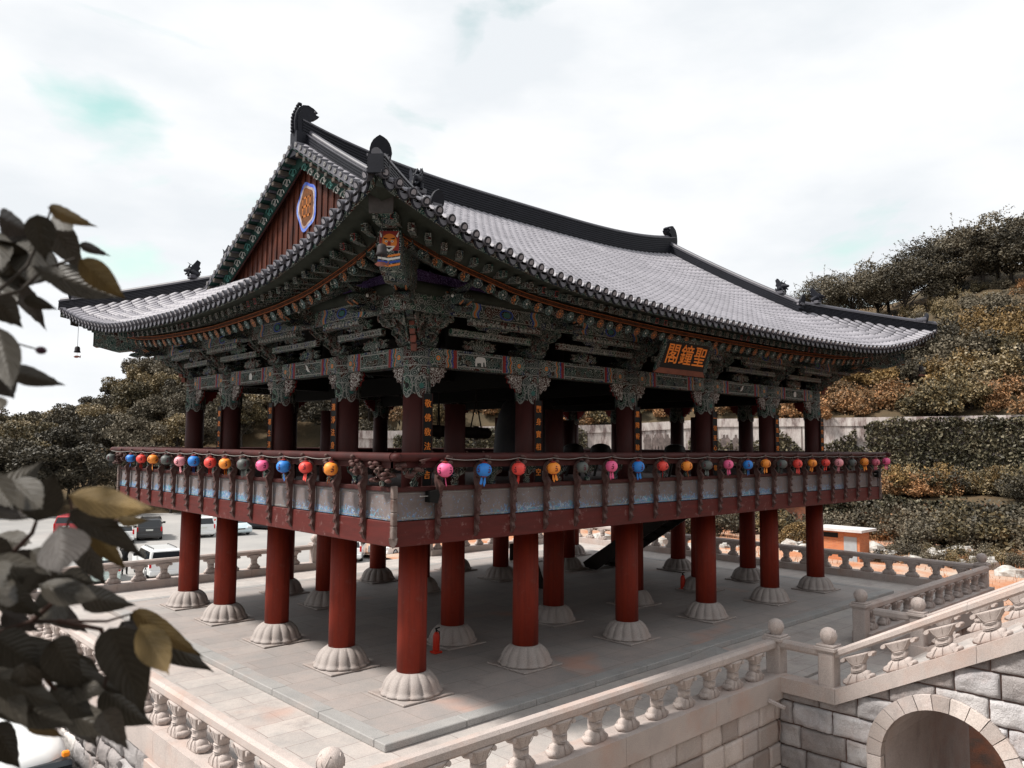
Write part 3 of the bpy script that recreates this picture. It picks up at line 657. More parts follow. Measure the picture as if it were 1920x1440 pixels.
for si,s in enumerate(SD):
    L=s.L; mb=MB(); mb.s=True
    n=int((L+2*OC)/SPC); t0=(L-(n-1)*SPC)/2
    r_=random.Random(si)
    def rings(t,dr):
        o,z0=eave(t,L); ti=topin(si,t); tot=o+ti
        if tot<.15: return None
        k=max(1,int(round(tot/.3))); return o,tot,k
    nr=6
    for c in range(n):
        t=t0+c*SPC; g=rings(t,0)
        if not g: continue
        o,tot,k=g; vs=[];fs=[]
        for j in range(k):
            for e,(f_q,r0) in enumerate(((j/k,.084),((j+.93)/k,.072),((j+1)/k-.001,.064))):
                out_=o-tot*f_q; z=surf(si,t,out_)+.028
                if e==0: z+=.006
                jit=r_.uniform(-.004,.004)
                for m in range(nr):
                    a=PI*m/(nr-1); vs.append(s.p(t+r0*math.cos(a)+jit,out_,z+r0*math.sin(a)*.95-.02))
        fd=[]
        for q in range(3*k-1):
            for m in range(nr-1): a=q*nr+m; (fd if q%3==1 else fs).append((a,a+1,a+1+nr,a+nr))
        mb.add(vs,fs,0,True); mb.add(vs,fd,1,True)
        # flat under tiles to the next column
        if c<n-1:
            t2=t+SPC; g2=rings(t2,0)
            if g2:
                k2=max(k,g2[2]); vs=[];fs=[]
                for j in range(k2):
                    for e,f_q in enumerate((j/k2,(j+1)/k2-.002)):
                        for tt,gg,sag in ((t+.04,g,0),(t+SPC/2,None,-.03),(t2-.04,g2,0)):
                            if gg is None: oo=(g[0]+g2[0])/2; to=(g[1]+g2[1])/2
                            else: oo,to=gg[0],gg[1]
                            out_=oo-to*f_q; vs.append(s.p(tt,out_,surf(si,tt if RX0<min(tt,L-tt) or si%2 else tt,out_)+sag+(.022 if e==0 else 0)))
                for q in range(2*k2-1):
                    for m in range(2): a=q*3+m; fs.append((a,a+1,a+4,a+3))
                mb.add(vs,fs,0,False)
    part('tiled_slope',mb,[Mt['tile'],Mt['tile_m']],pav)
    # eave end tiles: round discs and hanging tongue tiles
    mb=MB()
    for c in range(n):
        t=t0+c*SPC; o,z0=eave(t,L); ctr=s.p(t,o+.045,z0+.02)
        dn=Vector((0,0,1)); tilt=(s.n*.15-dn*.05)
        for rr,off,mi in ((.076,0,0),(.06,.006,1),(.042,.01,2)):
            vs=[ctr+s.a*(rr*math.cos(2*PI*k/14))+dn*(rr*math.sin(2*PI*k/14))+s.n*(off+.02*math.sin(2*PI*k/14)) for k in range(14)]
            mb.add(vs,[tuple(range(14))],mi,False)
        mb.tube([s.p(t,o-.1,z0+.045),ctr],.074,14,0,False)
        if c<n-1:
            t=t+SPC/2; o,z0=eave(t,L); vs=[]
            P=[(-.115,.03),(-.09,-.02),(-.05,-.035),(0,-.04),(.05,-.035),(.09,-.02),(.115,.03),(.1,-.06),(.06,-.12),(0,-.15),(-.06,-.12),(-.1,-.06)]
            mb.prism(P,s.p(t,o-.03,z0),s.a,(0,-0,1),.025,1)  # tongues in dark tile: shade of the gaps put into their colour
            mb.prism([(x*.75,y*.75-.02) for x,y in P],s.p(t,o-.02,z0),s.a,(0,0,1),.025,0)
    part('eave_end_tiles',mb,[Mt['tile_m'],Mt['tile_d'],Mt['tile']],pav)
    # ---------------- soffit, eave boards
    mb=MB(); vs=[];fs=[];K=48
    for i in range(K+1):
        t=-OC+.02+(L+2*OC-.04)*i/K; o,z0=eave(t,L); d=min(t,L-t)
        i1=min(o-.05,max(-d,.9)) if d<0 else .9
        zi=7.52 if d>=0 else 7.52+(z0-7.52)*min(1,(-d)/OC)*.9
        i2=max(-d,.0) if d<0 else 0.0
        row=[(o-.06,z0-.05),(o-.95 if o-.95>-d else max(-d,.0),None),(i2,None)]
        za=z0-.05; lift=z0-7.22
        zb=7.14+lift*.75; zc=7.85+lift*.35
        if -d>0: f_=min(1,(-d)/OC); zb=zb; zc=zc+(za-zc)*f_*.8; zb=zb+(za-.1-zb)*f_*.7
        for (oo,zz) in ((row[0][0],za),(max(row[1][0],i2),zb),(i2,max(zc,zb))): vs.append(s.p(t,oo,zz))
    for i in range(K):
        for m in range(2): a=i*3+m; fs.append((a,a+1,a+4,a+3))
    mb.add(vs,fs,0,False); part('soffit_boards',mb,Mt['olive'],pav)
    for nm,ins,dz,h,mat in (('eave_edge_board',.07,-.13,.1,'dan'),('rafter_end_board',.82,-.245,.085,'oran')):
        if mat=='oran': Mt['oran']=Mt.get('oran') or dancheong('orange_scroll_board',(.018,.016,.013),(.16,.05,.025),[(.03,.02,.015),(.08,.03,.015)],17,20,.5,1)
        mb=MB(); path=[]
        for i in range(65):
            t=-OC+ins+(L+2*OC-2*ins)*i/64; o,z0=eave(t,L); path.append(s.p(t,o-ins,z0+dz-(.0 if ins<.5 else .0)))
        mb.sweep(path,[(-.02,0),(.02,0),(.02,h),(-.02,h)],0,side=s.n)
        if mat=='oran': mb.sweep(path,[(.021,h-.008),(.024,h-.008),(.024,h),(.021,h)],1,side=s.n); mb.sweep(path,[(.021,0),(.024,0),(.024,.008),(.021,.008)],1,side=s.n)
        part(nm,mb,[Mt[mat],Mt['oran2'] if 'oran2' in Mt else Mt.setdefault('oran2',flat('orange_border_line',(.38,.11,.035)))],pav)
# ---------------- rafters
def fanpoint(t,L):     # inner start of rafter (on the building line) for the outer position t
    lim=1.9
    if t<lim: return lim-(lim-t)*.36 if t>-3 else 0
    if t>L-lim: return L-lim+(t-(L-lim))*.36
    return t
def rosette(mb,c,n,a,r,mi):
    n=Vector(n).normalized(); a=Vector(a).normalized(); b=n.cross(a)
    K=16
    def ring(rr,off): return [Vector(c)+n*off+a*(rr*math.cos(2*PI*k/K))+b*(rr*math.sin(2*PI*k/K)) for k in range(K)]
    mb.add(ring(r,.002),[tuple(range(K))],3,False)
    o_=ring(r*.93,.004); i_=ring(r*.5,.004)
    mb.add(o_+i_,[(k,(k+1)%K,(k+1)%K+K,k+K) for k in range(K) if k%2==0],mi,False)
    o_=ring(r*.98,.0045); i_=ring(r*.88,.0045); mb.add(o_+i_,[(k,(k+1)%K,(k+1)%K+K,k+K) for k in range(K)],mi,False)
    i_=ring(r*.42,.005); j_=ring(r*.3,.005); mb.add(i_+j_,[(k,(k+1)%K,(k+1)%K+K,k+K) for k in range(K)],mi,False)
    mb.add(ring(r*.2,.006),[tuple(range(K))],4 if mi==1 else 5,False)
RMm=[Mt['dan'],Mt['disk1'],Mt['disk2'],Mt['black'],Mt['orange'],Mt['whitep'],Mt['redp'],Mt['line2']]
items=[]
for si,s in enumerate(SD):
    L=s.L; n=int((L+3.9)/.3)
    for c in range(n+1):
        t=-1.95+(L+3.9)*c/n; o,z0=eave(t,L); s_=min(t+OC,L+OC-t)
        oo=o-.85; 
        zo=z0-.34+ .1*max(0,1-(s_/3.5))
        d=min(t,L-t)
        ti=fanpoint(t,L); oi=-.05
        A=s.p(t,oo,zo); B=s.p(ti,oi,zo+.98 if d>1.9 else 7.86)
        # flying rafter
        tf=t; of=o-.33; zf=z0-.17
        Bf=A.lerp(B,.32)+Vector((0,0,.14)); F=s.p(t+(t-ti)*.14,of,zf)
        items.append((si,c,A,B,F,Bf))
def dist2(p): return (p-CAM).length
def vis(it): return it[0] in (0,1)
items.sort(key=lambda it:(0 if vis(it) else 1,dist2(it[2])))
def mkraf(it,mb):
    si,c,A,B,F,Bf=it; s=SD[si]; d=(A-B).normalized()
    mb.tube([A,A.lerp(B,.5),B],[.092,.092,.092],12,0,True)
    for q in (.05,.11): 
        p=A.lerp(B,q); mb.tube([p,p+d*.012],.0945,12,7,False)
    rosette(mb,A,d,s.a,.091,1 if c%2 else 2)
def mkfly(it,mb):
    si,c,A,B,F,Bf=it; s=SD[si]; d=(F-Bf).normalized()
    mb.beam(Bf,F,.1,.115,0)
    u=d.cross(s.a).normalized(); 
    if u.z<0:u=-u
    c0=F+d*.003
    def sq(r1,off,mi):
        mb.add([c0+d*off+s.a*x*r1+u*y*r1*1.1 for x,y in ((-1,-1),(1,-1),(1,1),(-1,1))],[(0,1,2,3)],mi,False)
    hot=(c*7+si)%11 in (0,4)
    sq(.048,.0,6 if hot else 7); sq(.037,.002,3)
    if not hot:
        for x,y in ((-1,-1),(1,-1),(1,1),(-1,1)):
            e=c0+d*.005+s.a*x*.017+u*y*.018; mb.add([e+s.a*.011,e+u*.011,e-s.a*.011,e-u*.011],[(0,1,2,3)],7,False)
    for q in (.12,.2,.42): p=F.lerp(Bf,q); mb.beam(p,p-d*.012,.104,.119,7)
for kind,fn in (('round_rafter',mkraf),('flying_rafter',mkfly)):
    for it in items[:100]: mb=MB(); fn(it,mb); part(kind,mb,RMm,pav)
    mb=MB()
    for it in items[100:]: fn(it,mb)
    o=part(kind,mb,RMm,pav); o['kind']='stuff'
# ---------------- corner beams with painted end boards
for (x,y,sx,sy) in ((0,0,-1,-1),(LX,0,1,-1),(0,WY,-1,1),(LX,WY,1,1)):
    D=Vector((sx,sy,0)).normalized(); A_=Vector((-sx,sy,0)).normalized(); O=Vector((x,y,0))
    mb=MB(); 
    mb.prism([(-.3,7.35),(2.35,7.05),(2.9,7.2),(2.9,7.72),(2.2,7.62),(-.3,7.95)],O,D,(0,0,1),.34,0)
    o=part('corner_beam',mb,[Mt['dan']],pav)
    mb=MB(); c=O+D*2.91
    def pl(P,off,mi):
        mb.add([c+D*off+A_*a+Vector((0,0,z)) for a,z in P],[tuple(range(len(P)))],mi,False)
    mb.prism([(-.18,7.2),(.18,7.2),(.18,7.74),(-.18,7.74)],c+D*.01,A_,(0,0,1),.02,0)
    cc=7.52; pl([(-.15,7.42),(.15,7.42),(.15,7.72),(-.15,7.72)],.022,6)
    # horned beast face: brow, cheeks, eyes, nose, beard
    pl([(.12*math.cos(2*PI*k/16),cc+.03+.13*math.sin(2*PI*k/16)) for k in range(16)],.024,1)
    for sg in (-1,1):
        pl([(sg*.1,cc+.12),(sg*.15,cc+.2),(sg*.13,cc+.1)],.026,5)
        pl([(sg*.045+.022*math.cos(2*PI*k/10),cc+.04+.016*math.sin(2*PI*k/10)) for k in range(10)],.028,5)
        pl([(sg*.045+.01*math.cos(2*PI*k/8),cc+.04+.01*math.sin(2*PI*k/8)) for k in range(8)],.03,2)
        pl([(sg*.01,cc+.08),(sg*.09,cc+.1),(sg*.08,cc+.07)],.029,2)
    pl([(-.028,cc-.02),(.028,cc-.02),(.02,cc+.04),(-.02,cc+.04)],.03,6)
    pl([(-.09,cc-.03),(.09,cc-.03),(.05,cc-.09),(0,cc-.12),(-.05,cc-.09)],.027,5); pl([(-.05,cc-.05),(.05,cc-.05),(0,cc-.09)],.03,2)
    for j,mi in enumerate((1,5,3,1)):
        z=7.36-.05*j; pl([(-.17,z+.02),(0,z-.01),(.17,z+.02),(.17,z-.012),(0,z-.042),(-.17,z-.012)],.023,mi)
    pb=mb.mesh('painted_beast_board',[Mt['dan'],Mt['orange'],Mt['black'],Mt['blue'],Mt['line'],Mt['whitep'],Mt['redp']]); put('painted_beast_board',pb,o)
    mb=MB(); mb.prism([(.2,8.0),(2.6,7.72),(3.55,7.86),(3.6,8.22),(.2,8.3)],O,D,(0,0,1),.24,0); o2=part('upper_corner_beam',mb,Mt['dan'],pav)
    mb=MB(); mb.prism([(-.17,7.8),(.17,7.8),(.19,8.14),(-.19,8.14)],O+D*3.6,A_,(0,0,1),.04,0); put('end_cover',mb.mesh('end_cover',Mt['coverm'] if 'coverm' in Mt else Mt.setdefault('coverm',pm('weathered_grey_cover',(.06,.052,.05),(.045,.04,.038),8,.8))),o2)
    mb=MB()      # purple scroll boards beside the corner beam
    for e,f_ in ((Vector((sx,0,0)),Vector((0,sy,0))),(Vector((0,sy,0)),Vector((sx,0,0)))):
        q=O+e*.95; mb.prism([(-1.5,7.3),(.95,7.3),(1.0,7.55),(.3,7.5),(-1.5,7.42)],q-Vector((0,0,0)),f_,(0,0,1),.05,0)
    part('purple_scroll_board',mb,Mt['purple'],pav)
# ---------------- ridges
def ridge(path,h,wd,layers,name,capr=.085,flare=0):
    mb=MB()
    prof=[];
    for k in range(layers):
        z0=h*k/layers; z1=h*(k+1)/layers; w_=wd*(1-.12*k/layers)
        prof+=[(w_,z0+.004),(w_,z1-.018),(w_-.018,z1-.014),(w_-.018,z1)]
    full=prof+[(-x,z) for x,z in reversed(prof)]
    mb.sweep(path,full,0)
    mb.tube([Vector(p)+Vector((0,0,h+.02)) for p in path],capr,10,1)
    # light line of mortar below the cap
    for sg in (-1,1): mb.sweep([Vector(p) for p in path],[(sg*(wd*.84),h-.03),(sg*(wd*.84+.02),h-.03),(sg*(wd*.84+.02),h+.004),(sg*(wd*.84),h+.004)],1)
    return part(name,mb,[Mt['tile_d'],Mt['tile_m']],pav)
path=[Vector((x,WY/2,zridge(x)-.06)) for x in [.22+(LX-.44)*i/40 for i in range(41)]]
ridge(path,.62,.17,9,'main_ridge',.075)
fin=[(0,0),(.5,0),(.47,.18),(.36,.28),(.36,.4),(.42,.5),(.55,.55),(.6,.62),(.5,.64),(.56,.7),(.44,.78),(.3,.82),(.16,.79),(.05,.7),(-.02,.55),(-.05,.35),(-.04,.15)]
for sx,x in ((1,.08),(-1,LX-.08)):
    mb=MB(); mb.prism([(sx*a,b) for a,b in fin],(x,WY/2,11.9),(1,0,0),(0,0,1),.22,0)
    mb.prism([(sx*a*.8+sx*.05,b*.85+.05) for a,b in fin],(x,WY/2,11.9),(1,0,0),(0,0,1),.28,0)
    for k in range(11):
        t=k/10; px_=-.05+.0*t; ang=t*PI*.55
        q=(x+sx*(-.06+.36*max(0,t-.45)),WY/2,12.0+.73*min(1,t*1.15)); mb.sphere(q,.045,7,5,0)
    mb.sphere((x+sx*.46,WY/2-.14,12.58),.03,8,6,1); mb.sphere((x+sx*.46,WY/2+.14,12.58),.03,8,6,1)
    xa,xb=sorted((x-sx*.02,x+sx*.3)); mb.box((xa,WY/2-.16,11.4),(xb,WY/2+.16,12.0))
    part('ridge_finial',mb,[Mt['tile_d'],Mt['tile_m']],pav)
def manwa(p,n,s_=1.0):   # upright end tile, face towards n
    n=Vector(n).normalized(); a=Vector((-n.y,n.x,0)); mb=MB()
    P=[(.2*math.cos(t),.3*math.sin(t)) for t in [PI*i/10 for i in range(11)]]+[(-.17,-.12),(.17,-.12)]
    P[5]=(0,.32)
    mb.prism([(x*s_,z*s_) for x,z in P],Vector(p),a+Vector((0,0,0)),Vector((0,0,1))+n*.25,.05,0)
    mb.prism([(-.15*s_,-.28*s_),(.15*s_,-.28*s_),(.16*s_,-.14),(-.16*s_,-.14)],Vector(p)-n*.06,a,(0,0,1),.12,0); mb.prism([(-.16*s_,-.12*s_),(.16*s_,-.12*s_),(.17*s_,-.05),(-.17*s_,-.05)],Vector(p)-n*.05,a,(0,0,1),.13,2)
    mb.tube([Vector(p)-n*.3+Vector((0,0,-.02)),Vector(p)+n*.02+Vector((0,0,0))],[.13*s_,.15*s_],12,1)
    return mb
def beast(p,n,s_=1.0):   # winged dragon figure sitting on a ridge
    n=Vector(n).normalized(); a=Vector((-n.y,n.x,0)); mb=MB(); p=Vector(p)
    mb.tube([p-n*.16,p-n*.02+Vector((0,0,.1)),p+n*.1+Vector((0,0,.17)),p+n*.27+Vector((0,0,.14))],[.07,.1,.09,.035],10,0)
    mb.tube([p+n*.1+Vector((0,0,.12)),p+n*.24+Vector((0,0,.03))],[.05,.02],8,0)
    for sg in (-1,1):
        mb.prism([(-.05,0),(.08,.02),(.02,.18),(-.08,.3),(-.12,.36),(-.2,.3),(-.16,.18),(-.2,.12)],p+a*(sg*.07)+Vector((0,0,.08)),n+a*(sg*.3),(0,0,1),.03,0)
        mb.tube([p+n*.12+a*(sg*.05)+Vector((0,0,.22)),p+n*.06+a*(sg*.09)+Vector((0,0,.3)),p+n*.13+a*(sg*.1)+Vector((0,0,.36))],[.025,.018,.004],6,0)
        mb.tube([p+n*.08+a*(sg*.08)+Vector((0,0,.08)),p+n*.12+a*(sg*.09)-Vector((0,0,.04))],[.035,.03],7,0)
    for k in range(4): mb.prism([(-.03,0),(.03,0),(0,.07)],p-n*(.02+.06*k)+Vector((0,0,.13-.02*k)),n,(0,0,1),.02,0)
    mb.bbox(tuple(p+Vector((-.12,-.12,-.1))),tuple(p+Vector((.12,.12,.0))),.01,1)
    return mb
TM=[Mt['tile_d'],Mt['tile_m'],Mt['tile']]
for sx in (0,1):
    for sy in (0,1):
        X=lambda x:(x if sx==0 else LX-x); Y=lambda y:(y if sy==0 else WY-y)
        # descending ridge along the gable edge
        def zs(y): return surf(0,.45,-y)
        ys=[5.1-(5.1-.1)*i/20 for i in range(21)]
        path=[Vector((X(.45),Y(y),zs(y)-.03)) for y in ys]
        ridge(path,.4,.13,6,'descending_ridge',.07)
        d=Vector((0,-1 if sy==0 else 1,0))
        part('ridge_end_tile',manwa((X(.45),Y(.04),zs(.05)+.42),d,.8),TM,pav)
        part('roof_dragon',beast((X(.45),Y(.75),zs(.75)+.5),d,1),TM,pav)
        # hip ridge
        us=[.25-(2.85+.25)*i/16 for i in range(17)]
        path=[Vector((X(u),Y(u),zh(u)+.0)) for u in us]
        ridge(path,.27,.13,6,'hip_ridge',.07)
        dg=Vector((-1 if sx==0 else 1,-1 if sy==0 else 1,0))
        part('ridge_end_tile',manwa((X(-2.62),Y(-2.62),zh(-2.66)+.36),dg,.8),TM,pav)
        part('roof_dragon',beast((X(-.15),Y(-.15),zh(-.15)+.44),dg,1),TM,pav)
        # verge: short round tiles pointing outwards over the gable
        mb=MB(); nx=Vector((-1 if sx==0 else 1,0,0)); L_=0
        n=int(5.6/.24)
        for k in range(n):
            y=5.05-(5.05+.05)*k/(n-1); z=zs(y)
            p=Vector((X(.36),Y(y),z+.06)); q=Vector((X(.03),Y(y),z+.03)); mb.tube([p,q],[.06,.066],10,0)
            for rr,off,mi in ((.05,.004,1),(.03,.007,0)):
                vs=[q+nx*off+Vector((0,rr*math.cos(2*PI*j/12),rr*math.sin(2*PI*j/12))) for j in range(12)]; mb.add(vs,[tuple(range(12))],mi,False)
            q=Vector((X(.06),Y(y+.1),z-.06)); mb.tube([Vector((X(.4),Y(y+.1),z-.04)),q],[.045,.05],8,0)
        yv=[5.15-(5.15+.05)*i/16 for i in range(17)]; vs=[]
        for y in yv: vs+= [(X(.05),Y(y),zs(y)+.07),(X(.05),Y(y),zs(y)-.09),(X(.12),Y(y),zs(y)-.09),(X(.12),Y(y),zs(y)+.07)]
        mb.add(vs,[(4*i+j,4*i+(j+1)%4,4*i+4+(j+1)%4,4*i+4+j) for i in range(16) for j in range(4)],0,False)
        part('verge_tiles',mb,[Mt['tile_m'],Mt['line']],pav)
        # barge board with scroll band, soffit and purlin ends
        mb=MB()
        yy=[5.22-(5.22-.35)*i/12 for i in range(13)]
        def strip(x,z1,z2,th,mi):
            vs=[];fs=[]
            for y in yy:
                z=zs(y); 
                for xx in (x,x+th): vs+= [(X(xx),Y(y),z-z1),(X(xx),Y(y),z-z2)]
            for i in range(len(yy)-1):
                b=i*4; fs+=[(b,b+1,b+5,b+4),(b+2,b+6,b+7,b+3),(b+1,b+3,b+7,b+5),(b,b+4,b+6,b+2)]
            mb.add(vs,fs,mi,False)
        strip(.26,.14,.52,.05,0); strip(.3,.5,.56,.03,1)
        for k in range(16):
            y=4.9-k*.3; z=zs(y)-.42; r0=.13
            for sg in (1,-1):
                pts=[Vector((X(.235),Y(y+sg*.05+math.cos(q)*r0*(1-q/8)*sg),z+math.sin(q)*r0*(1-q/8)-.02*sg)) for q in [i*.55 for i in range(12)]]
                mb.tube(pts,.014,5,2 if k%4 else 3)
        part('barge_board',mb,[Mt['greenwood'],Mt['darkred'],Mt['line'],Mt['tealp']],pav)
        mb=MB()
        for k in range(14):
            y=4.95-k*.34; z=zs(y)-.14; mb.bbox((min(X(.02),X(.3)),Y(y)-.06,z-.1),(max(X(.02),X(.3)),Y(y)+.06,z),.01,0)
        vs=[];
        for y in yy: vs+=[(X(.02),Y(y),zs(y)-.125),(X(.3),Y(y),zs(y)-.125)]
        mb.add(vs,[(2*i,2*i+1,2*i+3,2*i+2) for i in range(len(yy)-1)],1,False)
        part('gable_rafters',mb,[Mt['brownend'] if 'brownend' in Mt else Mt.setdefault('brownend',pm('grey_brown_rafter_end',(.1,.075,.06),(.05,.05,.045),5,.7)),Mt['greenwood']],pav)
# gable walls of vertical planks with the painted panel
for sx in (0,1):
    X=lambda x:(x if sx==0 else LX-x); mb=MB()
    nx=-1 if sx==0 else 1
    n=72; w_=10.0/n
    for k in range(n):
        y0=.22+k*w_; yc=y0+w_/2; zt=surf(0,.45,-(min(yc,WY-yc)))-.25
        zb=8.55
        if zt<=zb+.05: continue
        r0=.035 if k%2 else .005
        mb.box((X(.5)-r0,y0+.006,zb),(X(.5)+r0,y0+w_-.006,zt),0)
    g=part('gable_wall',mb,[Mt['plank']],pav)
    # painted medallion: blue scalloped ring round an ochre shield
    mb=MB(); cy,cz=WY/2+.0,10.25; f0=X(.5)+nx*.037
    def ringp(rx,rz,lob,off,mi):
        vs=[(f0+nx*off,cy+rx*(1+.07*math.cos(lob*t))*math.cos(t),cz+rz*(1+.07*math.cos(lob*t))*math.sin(t)) for t in [2*PI*i/48 for i in range(48)]]
        mb.add(vs,[tuple(range(48))],mi,False)
    ringp(.47,.6,5,.002,0); ringp(.4,.52,5,.005,1); ringp(.34,.46,5,.008,2)
    for (a,b,c_,d) in ((-.2,.2,.2,.25),(-.2,-.02,.2,.04),(-.2,-.26,.2,-.2),(-.2,-.26,-.15,.25),(.15,-.26,.2,.25),(-.03,-.26,.02,.25)):
        vs=[(f0+nx*.011,cy+a,cz+b),(f0+nx*.011,cy+c_,cz+b),(f0+nx*.011,cy+c_,cz+d),(f0+nx*.011,cy+a,cz+d)]; mb.add(vs,[(0,1,2,3)],3,False)
    put('painted_medallion',mb.mesh('painted_medallion',[Mt['bluem'] if 'bluem' in Mt else Mt.setdefault('bluem',pm('chalky_blue_paint',(.03,.07,.42),(.2,.28,.55),5,.8)),Mt['mpale'] if 'mpale' in Mt else Mt.setdefault('mpale',pm('chalky_white_paint',(.4,.36,.36),(.2,.12,.1),6,.8)),Mt['ochre'] if 'ochre' in Mt else Mt.setdefault('ochre',pm('ochre_brown_paint',(.16,.06,.02),(.08,.035,.018),6,.8)),Mt['dorange'] if 'dorange' in Mt else Mt.setdefault('dorange',pm('worn_orange_paint',(.42,.14,.03),(.16,.06,.025),7,.8))]),g)
# ================================================= TERRACE
GZ=-3.3
mb=MB(); mb.box((-4.15,-4.1,-.6),(20.1,14.75,-.12)); struct('terrace_floor',mb,Mt['pave'])
mb=MB(); mb.box((-1.45,-1.45,-.121),(17.2,11.9,-.004),0); struct('platform_floor',mb,Mt['pave2'])
def edging(a,b,name='platform_kerb'):
    a=Vector(a);b=Vector(b);d=(b-a);L=d.length;d.normalize();n=max(1,int(L/1.5)); mb=MB()
    side=Vector((-d.y,d.x,0))
    for k in range(n):
        p=a+d*(L*k/n+.004); q=a+d*(L*(k+1)/n-.004)
        x0,x1=sorted((p.x,(q+side*.3).x)); y0,y1=sorted((p.y,(q+side*.3).y)); mb.bbox((x0,y0,-.119),(x1,y1,0.002),.012)
    return mb
for a,b in (((-1.75,-1.75,0),(6.3,-1.75,0)),((6.3,-1.75,0),(17.5,-1.75,0)),((17.5,-1.45,0),(17.5,11.9,0)),((17.5,12.2,0),(-1.75,12.2,0)),((-1.75,11.9,0),(-1.75,-1.45,0))):
    mb=edging(a,b); struct('platform_kerb',mb,Mt['granite_edge'])
# small ramp where the platform step changes
mb=MB(); mb.add([(6.1,-2.6,-.119),(7.2,-2.6,-.119),(7.2,-1.76,-.01),(6.1,-1.76,-.119)],[(0,1,2,3)]); struct('platform_ramp',mb,Mt['granite_edge'])
# ---- masonry
def masonry(name,o,a,n,L,z0,z1,bw,bh,mat,parent=None,rough=.05,top=None,arch=None,seed=1,label=None,res=6,chk=None):
    o=Vector(o);a=Vector(a);n=Vector(n); r_=random.Random(seed); mb=MB(); mb.s=True
    from mathutils import noise as nz
    rows=int(math.ceil((z1-z0)/bh))
    for i in range(rows):
        zt=z1-i*bh; zb=max(z0,zt-bh); x=-r_.uniform(0,bw)
        while x<L:
            w_=bw*r_.uniform(.85,1.2); xa=max(0,x); xb=min(L,x+w_); x+=w_
            if xb-xa<.05: continue
            GS=lambda w_: [0,.011,.026]+[.026+(w_-.052)*q/max(2,int((w_-.05)/.055*res/6)) for q in range(1,max(2,int((w_-.05)/.055*res/6)))]+[w_-.026,w_-.011,w_] if w_>.12 else [0,w_*.3,w_*.7,w_]
            gx=GS(xb-xa); gz=GS(zt-zb); nx=len(gx)-1; ny=len(gz)-1; sd_=r_.random()*50; amp=rough*r_.uniform(.6,1.3); vs=[]; ks=[]
            for iy in range(ny+1):
                for ix in range(nx+1):
                    u=gx[ix]/(xb-xa); v=gz[iy]/(zt-zb); X=xa+gx[ix]; Z=zb+gz[iy]
                    ed=min(u*(xb-xa),(1-u)*(xb-xa),v*(zt-zb),(1-v)*(zt-zb))
                    e=min(1,ed/.03); h=(-.045 if ed<.012 else 0)+ e*(amp*.75+amp*nz.noise(Vector((X*3.5+sd_,Z*5,sd_)))*1.5+amp*.9*nz.noise(Vector((X*10,Z*11,sd_)))+amp*.5*nz.noise(Vector((X*23,Z*25,sd_))))
                    if top is not None: Z=min(Z,top(X))
                    if arch:
                        cx,cz,r=arch; dx=X-cx; dz=max(0,Z-cz); dd=math.hypot(dx,dz) if Z>cz else abs(dx)
                        if dd<r:
                            if Z>cz:
                                k_=r/max(dd,1e-3); X=cx+dx*k_; Z=cz+dz*k_
                            else: X=cx+(r if dx>0 else -r)
                            h=-.03
                    vs.append(o+a*X+n*h+Vector((0,0,Z)))
                    ks.append((round(X,4),round(Z,4)))
            fs=[];fj=[]
            for iy in range(ny):
                for ix in range(nx):
                    q=iy*(nx+1)+ix; f_=(q,q+1,q+nx+2,q+nx+1)
                    P=[ks[t] for t in f_]
                    ar=abs((P[2][0]-P[0][0])*(P[3][1]-P[1][1])-(P[3][0]-P[1][0])*(P[2][1]-P[0][1]))/2
                    if ar<1e-5: continue
                    if arch and max(abs(p[0]-arch[0]) for p in P)<=arch[2]+.002 and all((math.hypot(p[0]-arch[0],max(0,p[1]-arch[1]))<=arch[2]+.002) for p in P): continue
                    (fj if (ix in (0,nx-1) or iy in (0,ny-1)) else fs).append(f_)
            if fs: mb.add(vs,fs)
            if fj: mb.add(vs,fj,1,False)
    mat=[mat,Mt['mortar'] if 'mortar' in Mt else Mt.setdefault('mortar',pm('pinkish_mortar',(.2,.13,.11),(.12,.08,.07),4,.95))]
    if parent is None: return solo(name,mb,mat,label,'retaining wall')
    return part(name,mb,mat,parent)
front_wall=masonry('stone_retaining_wall',(-4.2,-4.13,0),(1,0,0),(0,-1,0),9.93,GZ,-.28,.62,.42,Mt['dress'],rough=.012,label='squared granite block wall carrying the front balustrade below the near edge of the terrace',seed=3)
masonry('stone_retaining_wall',(-4.17,14.8,0),(0,-1,0),(-1,0,0),18.93,GZ,-.28,.6,.42,Mt['rough'],rough=.05,label='rough granite wall under the left terrace balustrade, half hidden by dark leaves',seed=4,res=5)
masonry('stone_retaining_wall',(10.2,-3.86,0),(1,0,0),(0,-1,0),10.0,GZ,-.28,.62,.42,Mt['dress'],rough=.012,label='granite block wall below the short balustrade right of the stair landing',seed=6,res=3)
